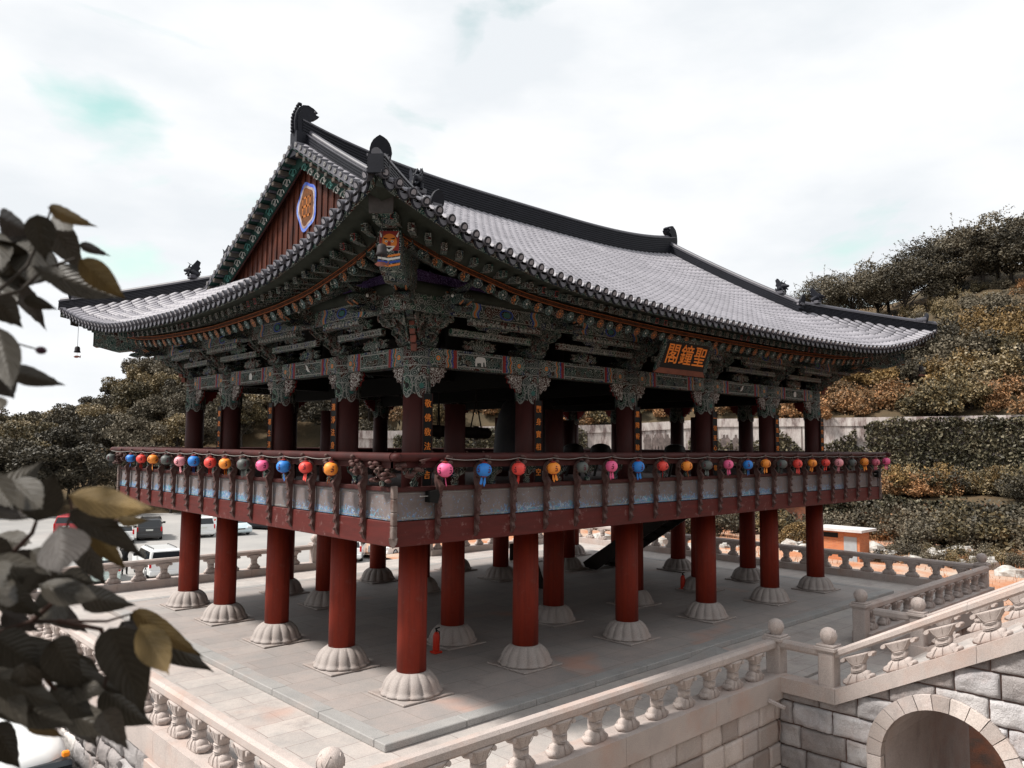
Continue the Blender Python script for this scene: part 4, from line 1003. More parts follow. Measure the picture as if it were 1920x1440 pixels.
# ---- balustrade pieces
def baluster():
    mb=MB(); mb.s=True
    def blk(z0,z1,fx,fy,n=14,m=6,tw=0):
        vs=[];fs=[]
        for i in range(m+1):
            v=i/m
            for k in range(n):
                t=2*PI*k/n; c,s_=math.cos(t),math.sin(t); e=.62
                vs.append((fx(v)*math.copysign(abs(c)**e,c),fy(v)*math.copysign(abs(s_)**e,s_),z0+(z1-z0)*v))
        for i in range(m):
            for k in range(n): a=i*n+k;b=i*n+(k+1)%n; fs.append((a,b,b+n,a+n))
        fs+=[tuple(range(n-1,-1,-1)),tuple(range(m*n,(m+1)*n))]
        mb.add(vs,fs,0,True)
    blk(0,.19,lambda v:.2*(1-.1*(2*v-1)**4)-.07*v**2.2+.012*math.sin(9*v),lambda v:.115*(1-.15*(2*v-.8)**4)-.03*v**2)
    blk(.18,.31,lambda v:.098+.012*math.sin(PI*v),lambda v:.078+.008*math.sin(PI*v))
    for z in (.19,.215,.285,.305): mb.lathe([(.085,z-.009),(.112,z),(.085,z+.009)],n=12)
    blk(.305,.5,lambda v:.1+.11*v**1.3,lambda v:.08+.045*v**1.2)
    for sg in (-1,1):      # rolled leaf ends, veins and curled toes
        mb.tube([(sg*.2,-.1,.455),(sg*.215,0,.45),(sg*.2,.1,.455)],[.035,.05,.035],8)
        mb.tube([(sg*.16,-.09,.07),(sg*.185,0,.06),(sg*.16,.09,.07)],[.035,.058,.035],8)
        for j in range(3):
            x=-.12+.12*j; mb.tube([(x*.55,sg*.075,.33),(x*.9,sg*.1,.4),(x*1.25,sg*.118,.49)],[.004,.007,.006],5)
            mb.tube([(x*.6,sg*.088,.17),(x*.95,sg*.118,.1),(x*1.15,sg*.117,.03)],[.004,.007,.005],5)
    return mb.mesh('baluster',Mt['granite'])
BAL=baluster()
def post_mesh(h=.78):
    mb=MB(); mb.bbox((-.15,-.15,-.14),(.15,.15,h-.08),.02)
    mb.bbox((-.16,-.16,h-.09),(.16,.16,h-.05),.008); mb.bbox((-.2,-.2,h-.05),(.2,.2,h+.02),.01); mb.bbox((-.17,-.17,h+.02),(.17,.17,h+.06),.01)
    return mb.mesh('post',Mt['granite'])
POST=post_mesh()
def ball():
    mb=MB(); mb.s=True
    mb.lathe([(.09,.83),(.1,.86),(.13,.9),(.148,.96),(.15,1.0),(.135,1.06),(.1,1.105),(.05,1.13),(.01,1.14)],n=24,mod=lambda t,z:1+.03*abs(math.sin(3*t)))
    for k in range(6):
        a=PI*k/3
        pts=[(math.cos(a+d_)*r,math.sin(a+d_)*r,z) for d_,r,z in ((-.5,.15,.93),(-.35,.155,1.0),(0,.12,1.09),(.35,.155,1.0),(.5,.15,.93))]; mb.tube(pts,.008,5)
    return mb.mesh('lotus_bud_finial',Mt['granite'])
BALL=ball()
def balustrade(label,a,b,posts,bal,zbase=-.12,kerb=True,group=None,railpts=None,fin=True):
    a=Vector(a);b=Vector(b);d=(b-a);L=d.length;d.normalize();sd_=Vector((d.y,-d.x,0))
    rz=math.atan2(d.y,d.x); T=thing('stone_balustrade',label,'balustrade',tuple(a),rz,group)
    inv=T.matrix_basis
    def P(mb,name): return part(name,mb,Mt['granite'],T)
    mb=MB(); n=max(1,int(round(L/2.3)))
    for k in range(n):
        p=a+d*(L*k/n+.003); q=a+d*(L*(k+1)/n-.003); h=.24
        mb.beam(p+Vector((0,0,zbase+h/2-.09)),q+Vector((0,0,zbase+h/2-.09)),.46,h+.18)
    P(mb,'base_kerb')
    mb=MB(); prof=[(-.075,.6),(.075,.6),(.1,.63),(.1,.72),(.06,.765),(-.06,.765),(-.1,.72),(-.1,.63)]
    for k in range(n):
        p=a+d*(L*k/n+.002); q=a+d*(L*(k+1)/n-.002); mb.sweep([p,q],[(x,z+zbase+.12) for x,z in prof])
    P(mb,'top_rail')
    for t in bal:
        o=put('baluster',BAL,T); o.matrix_basis=Matrix.Translation(a+d*t+Vector((0,0,zbase+.23)))@Matrix.Rotation(rz,4,'Z')
    for t in posts:
        o=put('post',POST,T); o.matrix_basis=Matrix.Translation(a+d*t+Vector((0,0,zbase+.12)))@Matrix.Rotation(rz,4,'Z')
        f=put('lotus_bud_finial',BALL,o)
    return T
def seq(a,b,st=.76,first=.4): 
    out=[];t=a+first
    while t<b-.3: out.append(t); t+=st
    return out
balustrade('pale granite balustrade along the near front edge of the terrace with lotus bud end post',(-4.0,-3.97,0),(5.85,-3.97,0),[0,9.9],[4-1.83-.76*2,4-1.83-.76]+[4-1.83+.766*k for k in range(10)])
balustrade('granite balustrade running up the left terrace edge behind the dark leaves',(-4.0,-3.75,0),(-4.0,14.4,0),[18.2],[1.1+.76*k-.0 for k in range(22)])
balustrade('granite balustrade on the far left side in front of the parked white cars',(-3.8,14.62,0),(6.2,14.62,0),[10.05],[.8+.765*k for k in range(12)])
balustrade('granite balustrade at the back of the terrace beyond the gap in the railing',(11.5,14.62,0),(20.0,14.62,0),[0,8.5],[.5+.765*k for k in range(11)])
balustrade('granite balustrade along the right side before the orange grass and brick hut',(20.0,14.4,0),(20.0,-3.5,0),[17.95],[.5+.765*k for k in range(23)],group=None)
balustrade('short granite balustrade from the landing corner to the far right post',(10.45,-3.7,0),(19.85,-3.7,0),[0],[.55+.77*k for k in range(12)])
# ---- stair bridge with arch
sb=thing('stone_stair_bridge','sloping granite stair bridge with rough blocks and a round arch at the lower right','stair bridge',(5.7,-4.2,GZ))
SL=.515; Y0=-5.25
def topz(y): return -.1 if y>Y0 else -.1+SL*(Y0-y)
# side wall: x=5.72 plane, a runs towards -y from y=-4.2
masonry('side_wall',(5.72,-4.1,0),(0,-1,0),(-1,0,0),13.5,GZ,6.4,.72,.42,Mt['rough'],parent=sb,rough=.034,top=lambda X:topz(-4.1-X)-.02,arch=(2.93,-.85,1.2),seed=9)
mb=MB()
for k in range(13):      # voussoirs
    t0=PI*k/13+.006; t1=PI*(k+1)/13-.006; vs=[]
    for r_ in (1.0,1.245):
        for t in (t0,(t0+t1)/2,t1): vs.append((r_*math.cos(t),r_*math.sin(t)))
    P=[vs[0],vs[1],vs[2],vs[5],vs[4],vs[3]]; mb.prism(P,(5.74,-7.03,-.85),(0,-1,0),(0,0,1),.2)
for sg in (-1,1):
    for k in range(6): z1=-.86-.41*k; mb.bbox((5.64,-7.03+sg*1.122-.122,z1-.4),(5.84,-7.03+sg*1.122+.122,z1),.008)
part('arch_ring',mb,Mt['dress'],sb)
mb=MB(); K=14; vs=[];fs=[]
for i in range(K+1):
    t=PI*i/K; vs+= [(5.8,-7.03+1.0*math.cos(t),-.85+1.0*math.sin(t)),(10.2,-7.03+1.0*math.cos(t),-.85+1.0*math.sin(t))]
fs=[(2*i,2*i+1,2*i+3,2*i+2) for i in range(K)]; mb.add(vs,fs)
for sg in (-1,1): mb.add([(5.8,-7.03+sg,-.85),(10.2,-7.03+sg,-.85),(10.2,-7.03+sg,GZ),(5.8,-7.03+sg,GZ)],[(0,1,2,3)])
part('arch_vault',mb,Mt['dress'],sb)
# body: far side wall with opening, end pier
mb=MB()
for (ya,yb) in ((-4.2,-6.03),(-8.03,-17.5)):
    mb.add([(10.2,ya,GZ),(10.2,yb,GZ),(10.2,yb,topz(yb)),(10.2,min(ya,Y0) if ya>Y0 else ya,topz(ya))]+([(10.2,ya,topz(ya))] if ya>Y0 else []),[tuple(range(5 if ya>Y0 else 4))])
mb.add([(10.2,-6.03,.2),(10.2,-8.03,.2),(10.2,-8.03,topz(-8.03)),(10.2,-6.03,topz(-6.03))],[(0,1,2,3)])
part('far_wall',mb,Mt['dress'],sb)
# landing and steps
mb=MB(); mb.box((5.8,Y0,-.4),(10.2,-4.2,-.118),0)
n=int(12/.3)
for k in range(n):
    y1=Y0-.3*k; z=-.118+.155*(k+1); mb.bbox((5.9,y1-.32,z-.3),(10.1,y1,z),.008)
part('steps',mb,Mt['pave'],sb)
def stringer(x,inw,name):
    mb=MB(); vs=[]
    for (y0_,y1_) in ((-3.98,Y0),(Y0,-17)):
        m=max(1,int(round((y0_-y1_)/2.2)))
        for k in range(m):
            ya=y0_+(y1_-y0_)*k/m-.003; yb=y0_+(y1_-y0_)*(k+1)/m+.003
            za=topz(ya)-.06; zb=topz(yb)-.06
            v=[]
            for (y,z) in ((ya,za),(yb,zb)):
                for X,Z in ((x-.13,z-.0),(x+.2*inw+.0,z),(x+.2*inw,z+.27),(x-.13,z+.27)): v.append((X,y,Z))
            mb.add(v,[(0,1,2,3),(7,6,5,4),(0,4,5,1),(1,5,6,2),(2,6,7,3),(3,7,4,0)],0,False)
    part(name,mb,Mt['granite'],sb)
stringer(5.75,1,'near_stringer'); stringer(10.2,.6,'far_stringer')
def slopebal():
    me=BAL.copy(); me.name='sloped_baluster'
    for v in me.vertices: v.co.z+=v.co.x*SL*(1 if True else 0)
    for v in me.vertices: v.co.x*=1.25
    return me
SB=slopebal()
for x,lab,bend in ((5.85,'granite stair rail climbing to the right over the arch, nearest the viewer',True),(10.3,'far granite stair rail climbing behind the near one beside the landing',False)):
    T=thing('stair_balustrade',lab,'balustrade',(x,Y0,0))
    mb=MB(); prof=[(-.075,-.16),(.075,-.16),(.1,-.12),(.1,-.04),(.06,0),(-.06,0),(-.1,-.04),(-.1,-.12)]
    yy=-5.2; 
    while yy>-16.5:
        y2=yy-2.25; mb.sweep([(x,yy,.79+SL*1.02*(-5.2-yy)),(x,y2+.004,.79+SL*1.02*(-5.2-y2))],prof); yy=y2
    part('sloping_rail',mb,Mt['granite'],T)
    mb=MB(); mb.sweep([(x,-4.1,.77),(x,-4.95,.77)],prof); part('landing_rail',mb,Mt['granite'],T)
    for k in range(14):
        y=-5.6-.725*k; o=put('baluster',SB,T); o.matrix_basis=Matrix.Translation((x,y,topz(y)+.2))@Matrix.Rotation(-PI/2,4,'Z')
    o=put('post',POST,T); o.location=(x,-5.05,0.02); put('lotus_bud_finial',BALL,o)
# basement opening in the left wall
T=thing('basement_opening','dark doorway with granite frame in the wall under the left balustrade','doorway',(-4.2,-.4,GZ))
mb=MB(); mb.bbox((-4.3,-1.9,-.62),(-4.1,.95,-.31),.01); mb.bbox((-4.3,.7,GZ),(-4.1,.95,-.625),.01); mb.bbox((-4.3,-1.9,GZ),(-4.1,-1.65,-.625),.01); part('frame',mb,Mt['granite'],T)
mb=MB(); mb.box((-4.26,-1.64,GZ),(-4.2,.69,-.63)); part('painted_dark_recess',mb,Mt['black'],T)  # black slab: the dark inside of the opening put in as colour
# iron drain spout
mb=MB(); mb.beam((5.15,-4.2,-.22),(5.2,-4.5,-.3),.06,.05); solo('drain_spout',mb,Mt['dress'],'small stone drain spout sticking out below the front balustrade end','spout')
# ================================================= things hanging on the pavilion
def text_mesh(s,size,ext=.004):
    cu=bpy.data.curves.new('writing','FONT'); cu.body=s; cu.size=size; cu.extrude=ext; cu.align_x='CENTER'; cu.align_y='CENTER'; cu.offset=size*.008
    o=bpy.data.objects.new('writing',cu); me=bpy.data.meshes.new_from_object(o); bpy.data.objects.remove(o); bpy.data.curves.remove(cu); return me
Mt['gold']=flat('orange_writing_paint',(.72,.2,.03),.5)
def writing(s,size,M_,parent,mat='gold'):
    me=text_mesh(s,size); me.materials.clear(); me.materials.append(Mt[mat]); o=put('writing',me,parent); 
    inv=(parent.matrix_world if False else Matrix.Identity(4)); o.matrix_basis=M_; return o
def frameM(o,a,n,up=(0,0,1)):    # text x->a, y->up, z->n
    a=Vector(a);n=Vector(n);u=Vector(up); return Matrix(((a.x,u.x,n.x,o[0]),(a.y,u.y,n.y,o[1]),(a.z,u.z,n.z,o[2]),(0,0,0,1)))
coup=[('敬佛敎法敬吉','on the near corner column, brightest of the writings'),('觀身實相性空','on the second column of the long side'),('業障報除煩惱','on the third column, left below the name board'),('一切至心皆信','on the fourth column, right below the name board'),('故我頂禮敬拜','on the fifth column of the long side'),('三世因緣法界','on the far right corner column')]
def cboard(p,n,a,txt,lab):
    n=Vector(n);a=Vector(a); T=thing('couplet_board','black hanging board with orange characters '+lab,'signboard',tuple(Vector(p)+Vector((0,0,3.6))),0,'couplet boards on the columns')
    mb=MB(); c=Vector(p); 
    mb.prism([(-.1,3.55),(.1,3.55),(.1,5.43),(-.1,5.43)],c,a,(0,0,1),.03,0)
    mb.prism([(-.11,3.54),(-.098,3.54),(-.098,5.44),(-.11,5.44)],c+n*.003,a,(0,0,1),.035,1); mb.prism([(.098,3.54),(.11,3.54),(.11,5.44),(.098,5.44)],c+n*.003,a,(0,0,1),.035,1)
    part('board',mb,[Mt['black'],Mt['darkred']],T)
    for k,ch in enumerate(txt): 
        z=5.24-.262*k; writing(ch,.155,frameM(c+n*.02+Vector((0,0,z)),a,n),T)
for (t,lab),x in zip(coup,CX): cboard((x+.06,-.275,0),(0,-1,0),(1,0,0),t,lab)
for (t,lab),y in zip([('清淨法身毘盧','on the first left side column from the near corner'),('引導生淸無上','on the second left side column'),('聖衆會上佛前','on the third left side column, farthest left')],CY[1:4]):
    cboard((-.275,y+.05,0),(-1,0,0),(0,-1,0),t,lab)
# name board
T=thing('name_board','black temple name board with large orange characters under the eaves of the long side','signboard',(6.45,-1.45,6.2))
a=Vector((1,0,0)); up=Vector((0,-.36,.93)).normalized(); n=Vector((0,-.93,-.36)).normalized()
B0=Vector((6.42,-1.45,6.26))
mb=MB(); mb.prism([(-.86,0),(.86,0),(.82,.62),(-.82,.62)],B0,a,up,.05,0)
mb.prism([(-1.0,-.13),(1.0,-.13),(.86,.0),(-.86,.0)],B0-n*.005,a,up,.05,1); mb.prism([(-.82,.62),(.82,.62),(.93,.72),(-.93,.72)],B0-n*.005,a,up,.05,2)
for sg in (-1,1): mb.prism([(sg*.86,0),(sg*1.0,-.1),(sg*.95,.7),(sg*.82,.62)],B0-n*.003,a,up,.05,2)
part('board',mb,[Mt['black'],Mt['brownf'] if 'brownf' in Mt else Mt.setdefault('brownf',pm('brown_frame',(.16,.055,.035),(.11,.04,.028),4,.6)),Mt['dan_d']],T)
for k,ch in enumerate('閣鐘聖'): writing(ch,.5,frameM(B0+a*(-.53+.53*k)+up*.31+n*.03,a,n,up),T)
# lanterns
LC={'pink':(.85,.13,.3),'blue':(.02,.2,.62),'red':(.75,.06,.045),'orange':(.85,.27,.03),'grey':(.085,.095,.09),'lpink':(.8,.32,.36),'rose':(.62,.13,.2)}
for k_,c in LC.items():
    m,t,b=newmat('paper_'+k_); n_=noise(t,coord(t),3,2); t.links.new(ramp(t,n_,[(.3,c),(.7,tuple(min(1,x*.85) for x in c))]),b.inputs['Base Color']); b.inputs['Roughness'].default_value=.55
    b.inputs['Subsurface Weight'].default_value=0; b.inputs['Transmission Weight'].default_value=0; Mt['L'+k_]=m
def lantern_meshes(c):
    mb=MB(); prof=[]
    for i in range(15):
        t=PI*i/14; prof.append((max(.045,.135*math.sin(t)**.8),-.115*math.cos(t)))
    mb.lathe(prof,n=32,mod=lambda t,z:1-.018*abs(math.sin(8*t)))
    GL=mb
    mb=MB(); mb.lathe([(.05,.112),(.055,.13),(.03,.14)],n=12); mb.tube([(0,0,.13),(0,0,.2)],.004,5)
    mb.lathe([(.05,-.125),(.05,-.11)],n=12); cap=mb.mesh('cap_ring',Mt['redp'] if c!='grey' else Mt['black'])
    mb=MB(); 
    for j,(dx,dy) in enumerate(((-.02,.01),(.03,-.01))):
        mb.add([(dx-.014,dy,-.12),(dx+.014,dy,-.12),(dx+.03+.01*j,dy+.01,-.24),(dx+.012,dy+.015,-.29+.03*j),(dx-.016,dy+.01,-.22)],[(0,1,2,3,4)])
        mb.add([(dx-.014,dy+.004,-.12),(dx+.014,dy+.004,-.12),(dx+.03+.01*j,dy+.014,-.24),(dx+.012,dy+.019,-.29+.03*j),(dx-.016,dy+.014,-.22)],[(4,3,2,1,0)])
    tas=mb.mesh('paper_tassel',Mt['L'+c])
    mb=GL; mb.mi=1
    for az in range(4):      # little brush-mark drawings on the globe
        a=az*PI/2+.4; 
        for (da,z,w_,h_) in ((0,.0,.03,.012),(.12,-.03,.012,.03),(-.08,-.045,.02,.014),(.05,.04,.014,.018)):
            A=a+da; q=[]
            for (x,y) in ((-w_,0),(-w_*.3,h_),(w_,h_*.4),(w_*.4,-h_)):
                zz=z+y; r=.135*max(.1,math.cos(min(1.5,abs(zz)/.115*1.35)))**.8+.004; r=.137*math.sqrt(max(.05,1-(zz/.118)**2))**.8+.003
                q.append((r*math.cos(A+x/.13),r*math.sin(A+x/.13),zz))
            mb.add(q,[(0,1,2,3)])
    body=mb.mesh('paper_globe',[Mt['L'+c],Mt['Linkp'] if 'Linkp' in Mt else Mt.setdefault('Linkp',flat('dark_ink',(.1,.015,.03)))])
    return body,cap,tas
LMs={k:lantern_meshes(k) for k in LC}
names={'pink':'hot pink','blue':'bright blue','red':'bright red','orange':'orange','grey':'dull grey','lpink':'pale pink','rose':'red and pink'}
def ordn(i): return ['first','second','third','fourth','fifth','sixth','seventh','eighth','ninth','tenth','eleventh','twelfth','thirteenth','fourteenth','fifteenth','sixteenth','seventeenth','eighteenth','nineteenth','twentieth','twenty-first','twenty-second'][i]
def lantern(p,c,side,i,z):
    T=thing('paper_lantern','%s round paper lantern, %s from the near corner along the %s railing'%(names[c],ordn(i),side),'lantern',p,z,'paper lanterns hung along the railing')
    for nm,me in zip(('paper_globe','cap_ring','paper_tassel'),LMs[c]):
        o=bpy.data.objects.new(nm,me); col.objects.link(o); o.parent=T
    q=.93*rr.uniform(.95,1.05); T.scale=(q,q,q*rr.uniform(.95,1.05)); T.rotation_euler=(rr.uniform(-.12,.12),rr.uniform(-.12,.12),z)
rr=random.Random(5)
FC=['pink','blue','red','orange','grey','pink','blue','red','orange','grey','pink','blue','orange','grey','red','orange','red','lpink','grey','orange','rose','pink']
FX=[-.74,.1,.91,1.8,2.59,3.46,4.32,5.16,6.05,6.85,7.75,8.63,9.48,10.31,11.14,11.98,12.78,13.61,14.49,15.34,16.16,16.97]
rr=random.Random(5); wf=[];wl=[]
for i,(c,x) in enumerate(zip(FC,FX)): z=4.09+rr.uniform(-.015,.01)-.001*i; lantern((x,-1.83,z),c,'long right',i,rr.uniform(0,6)); wf.append((x,-1.83,z+.19))
LY=[-.12,.73,1.55,2.41,3.24,4.1,4.85,5.75,6.55,7.42,8.3,9.13,9.94,11.55]
LCc=['orange','red','blue','pink','grey','orange','red','blue','lpink','grey','orange','red','blue','grey']
for i,(c,y) in enumerate(zip(LCc,LY)): z=4.08+rr.uniform(-.015,.01); lantern((-1.83,y,z),c,'short left',i,rr.uniform(0,6)); wl.append((-1.83,y,z+.19))
for pts,lab in ((wf,'thin pale wire carrying the lanterns along the long right railing'),(wl,'thin pale wire carrying the lanterns along the short left railing')):
    P=[]
    for a_,b_ in zip(pts,pts[1:]):
        for q in range(4): t=q/4; P.append(tuple(a_[j]+(b_[j]-a_[j])*t-(.03*4*t*(1-t) if j==2 else 0) for j in range(3)))
    P.append(pts[-1]); mb=MB(); mb.tube(P,.006,5); solo('lantern_wire',mb,Mt['line'],lab,'wire')
# wind bells at the corners
Mt['bronze']=pm('dark_bronze',(.025,.022,.028),(.035,.03,.03),8,.6,20,.2,.004,.2)
def wbell(p,L,s_,lab,fish=True):
    T=thing('wind_bell',lab,'wind bell',p,0,'wind bells under the roof corners')
    mb=MB(); mb.lathe([(.015,.0),(.055,-.018),(.068,-.05),(.073,-.13),(.09,-.175),(.084,-.178),(.065,-.13),(.01,-.02)],c=p,n=20); part('bell_cup',mb,Mt['bronze'],T)
    mb=MB(); mb.tube([(p[0],p[1],p[2]),(p[0],p[1],p[2]+L)],.006,5); part('hanging_wire',mb,Mt['black'],T)
    if fish:
        mb=MB(); mb.prism([(-.1,0),(-.045,.035),(.04,.03),(.07,.01),(.11,.04),(.1,-.035),(.06,-.015),(.0,-.035),(-.06,-.03)],(p[0],p[1],p[2]-.3),(.7,-.7,0),(0,0,1),.008); mb.tube([(p[0],p[1],p[2]-.03),(p[0],p[1],p[2]-.29)],.003,4); part('fish_clapper',mb,Mt['redtail'],T)
wbell((-2.52,-2.55,7.36),.42,1,'dark wind bell hanging in front of the beast board at the near roof corner')
wbell((-2.5,12.75,7.2),.55,1,'small dark wind bell hanging against the sky at the far left roof corner')
wbell((LX+2.45,-2.5,7.15),.45,1,'small wind bell hanging against golden bushes at the right roof corner')
# loudspeaker boxes on the deck edge
for p,lab in (((-.78,-1.56,3.66),'small black loudspeaker bracketed under the near corner of the deck'),((16.95,-1.56,3.68),'small black loudspeaker under the far right end of the deck')):
    mb=MB(); mb.prism([(-.1,-.1),(.06,-.12),(.1,.02),(.07,.1),(-.09,.08)],p,(1,0,0),(0,0,1),.14,0); mb.beam((p[0]-.25,p[1],p[2]),(p[0]-.05,p[1],p[2]),.015,.015,1); solo('loudspeaker',mb,[Mt['black'],Mt['line']],lab,'loudspeaker')
# fire extinguishers
def exting(x,y,lab):
    T=thing('fire_extinguisher',lab,'fire extinguisher',(x,y,0)); mb=MB(); mb.lathe([(.07,.04),(.075,.06),(.075,.36),(.055,.42),(.025,.45)],c=(x,y,0),n=18); part('cylinder',mb,Mt['exred'] if 'exred' in Mt else Mt.setdefault('exred',flat('red_enamel',(.45,.03,.015),.35)),T)
    mb=MB(); mb.lathe([(.02,.44),(.02,.5)],c=(x,y,0),n=10); mb.prism([(-.03,.5),(.09,.52),(.09,.54),(-.03,.53)],(x,y,0),(1,0,0),(0,0,1),.02); mb.tube([(x,y,.48),(x+.08,y,.44),(x+.09,y,.3),(x+.085,y,.18)],.012,7); part('valve_and_hose',mb,Mt['black'],T)
    mb=MB(); mb.bbox((x-.1,y-.1,0),(x+.1,y+.1,.045),.01); part('stand',mb,Mt['exred'],T)
exting(2.05,1.9,'red fire extinguisher on the floor beside an inner column base behind the near corner column')
exting(12.5,2.75,'dark fire extinguisher standing in the shade near the fourth inner column base')
# dark boards leaning near the bell shaft
T=thing('notice_stand','dark folding board standing under the deck beside the second front column','board',(8.2,5.8,0))
mb=MB(); mb.beam((7.9,5.8,0),(7.9,5.8,1.5),.06,.5); mb.beam((8.9,5.8,.9),(9.3,5.82,0),.06,.3,0,(0,1,0)); mb.box((7.9,5.76,1.0),(9.0,5.84,1.5)); part('panel',mb,Mt['black2'],T)
# bronze bell, striker
T=thing('bronze_bell','huge dark bronze temple bell hanging inside the upper storey','bell',(8.0,5.2,3.75))
mb=MB(); mb.lathe([(1.0,3.75),(1.04,3.9),(1.02,4.3),(.97,4.9),(.88,5.4),(.75,5.75),(.5,5.95),(.1,6.0)],c=(8.0,5.2,0),n=40,mod=lambda t,z:1); part('bell_body',mb,Mt['bronze'],T)
mb=MB(); mb.tube([(7.8,5.2,6.0),(7.85,5.2,6.25),(8.0,5.2,6.35),(8.15,5.2,6.25),(8.2,5.2,6.0)],.06,8); mb.tube([(8.0,5.2,6.3),(8.0,5.2,7.6)],.04,6); part('dragon_loop',mb,Mt['bronze'],T)
T=thing('bell_striker','dark horizontal log beam hung on ropes to strike the bell','log',(5.3,5.2,4.85))
mb=MB(); mb.tube([(3.9,5.2,4.88),(6.38,5.2,4.83),(6.45,5.2,4.83)],[.16,.16,.12],16); part('log',mb,Mt['black2'],T)
for x,sp in ((4.6,0),(5.95,.28)):
    mb=MB(); mb.tube([(x,5.2,7.6),(x,5.2,5.75)],.02,6)
    for sg in (-1,1): mb.tube([(x,5.2,5.76),(x+sg*max(sp,.05)*.7,5.2,4.99)],.02,6)
    part('rope',mb,Mt['black2'],T)
    mb=MB(); mb.lathe([(.175,-.04),(.175,.04)],c=(x,5.2,4.86),n=14,axis='x'); mb.box((x-.04,5.15,4.64),(x+.04,5.25,4.7)); part('strap',mb,Mt['black2'],T)
# drums on stands seen as round dark tops over the handrail
for x,y,lab in ((11.6,6.6,'left'),(12.6,6.2,'middle'),(14.2,4.2,'right')):
    T=thing('wooden_drum','dark round drum head just above the handrail, %s of three'%lab,'drum',(x,y,3.45),0,'dark drums inside the upper storey'); mb=MB(); mb.lathe([(.22,-.3),(.27,-.15),(.28,0),(.27,.15),(.22,.3)],c=(x,y,4.3),n=20,axis='y'); part('drum_body',mb,Mt['black2'],T)
    mb=MB(); mb.beam((x-.35,y,3.45),(x-.1,y,4.1),.06,.06); mb.beam((x+.35,y,3.45),(x+.1,y,4.1),.06,.06); part('stand',mb,Mt['black2'],T)
# ================================================= GROUND AND HILLS
def az(u): w_=ray(u,720); return math.atan2(w_.y,w_.x)
def lerpT(T,x):
    if x<=T[0][0]: return T[0][1]
    for (a,b),(c,d) in zip(T,T[1:]):
        if x<=c: return b+(d-b)*(x-a)/(c-a)
    return T[-1][1]
def u_of(ang):    # picture column of a direction, used only to look up the measured skyline
    d=Vector((math.cos(ang),math.sin(ang),0)); z=d.dot(_f)
    if z<=.15: return -4000 if d.dot(_r2)<0 else 6000
    return 960+FPX*d.dot(_r2)/z
SKY=[(-1500,-45),(-300,-35),(0,-30),(100,-18),(170,18),(230,62),(300,112),(400,180),(500,240),(700,300),(900,300),(1100,255),(1300,240),(1500,235),(1600,240),(1700,250),(1780,290),(1840,310),(1920,318),(2200,330),(2600,300)]
def R0(u): return lerpT([(600,96),(760,92)],u)
def ztop(u): return lerpT([(740,6.0),(900,6.6),(1140,6.9),(1343,7.6),(2200,7.9)],u)
def hz(ang,d):
    u=u_of(ang); k=math.sqrt(1+((u-960)/FPX)**2) if -3000<u<5000 else 3
    far=4.5+lerpT(SKY,u)*150/(FPX*k)
    r0=R0(u); t=max(0,min(1.35,(d-r0)/(150-r0)))
    if u<740: z0=GZ+.0
    else: z0=ztop(u)-.3
    if d<r0: return None
    s_=t**.85
    return z0+(far-z0)*s_
mb=MB(); vs=[]   # unseen slope behind the viewpoint, where the stair leads, added to block sky light
from mathutils import noise as nz
for i in range(41):
    for j in range(31):
        x=-60+3*i; y=-14.5-(2.5 if j>0 else 0)-2.2*max(0,j-1); z=GZ if j==0 else 6+(-17-y)*.22
        vs.append((x,y,z+(.6*nz.noise(Vector((x*.3,y*.3,0))) if j>0 else 0)))
mb.s=True; mb.add(vs,[(i*31+j,i*31+j+1,(i+1)*31+j+1,(i+1)*31+j) for i in range(40) for j in range(30)],0,True); struct('slope',mb,Mt['hill'])
rim=[];mb=MB(); vs=[];fs=[]; A0,A1=az(-900),az(2900); K=150; Rn=22
from mathutils import noise as nz
for i in range(K+1):
    ang=A0+(A1-A0)*i/K; u=u_of(ang)
    for j in range(Rn+1):
        d=R0(u)+(190-R0(u))*j/Rn; z=hz(ang,d)
        if z is None: z=GZ
        z+= (1.3*nz.noise(Vector((ang*30,d*.1,1)))+.5*nz.noise(Vector((ang*90,d*.3,2))))*min(1,j/2)
        vs.append((CAM.x+d*math.cos(ang),CAM.y+d*math.sin(ang),z))
for i in range(K):
    for j in range(Rn): a=i*(Rn+1)+j; fs.append((a,a+1,a+Rn+2,a+Rn+1))
mb.s=True; mb.add(vs,fs,0,True); struct('hillside',mb,Mt['hill'])
mb=MB(); vs=[];fs=[]
for i in range(41):
    for j in range(41): vs.append((-900+45*i,-900+45*j,GZ-.012))
mb.add(vs,[(i*41+j,(i+1)*41+j,(i+1)*41+j+1,i*41+j+1) for i in range(40) for j in range(40)]); struct('ground',mb,Mt['ground'])
mb=MB(); mb.add([(-60,15.3,GZ),(60,15.3,GZ),(60,110,GZ),(-60,110,GZ)],[(0,1,2,3)]); mb.add([(-60,-40,GZ+.0),(-4.4,-40,GZ+.0),(-4.4,15.3,GZ+.0),(-60,15.3,GZ+.0)],[(0,1,2,3)]); struct('parking_lot',mb,Mt['asphalt'])
mb=MB(); vs=[];fs=[]
for i in range(31):
    for j in range(21):
        x=11.2+i*.55; y=-4.3-j*.6; vs.append((x,y,GZ+.01+min(2.4,(x-11.2)*.33)+.12*nz.noise(Vector((x*2,y*2,0)))))
for i in range(30):
    for j in range(20): a=i*21+j; fs.append((a,a+1,a+22,a+21))
mb.s=True; mb.add(vs,fs,0,True); struct('earth_bank',mb,Mt['bankm'] if 'bankm' in Mt else Mt.setdefault('bankm',pm('leaf_strewn_bank',(.3,.12,.07),(.15,.1,.08),3,.95,25,.9,.05,detail=9)))
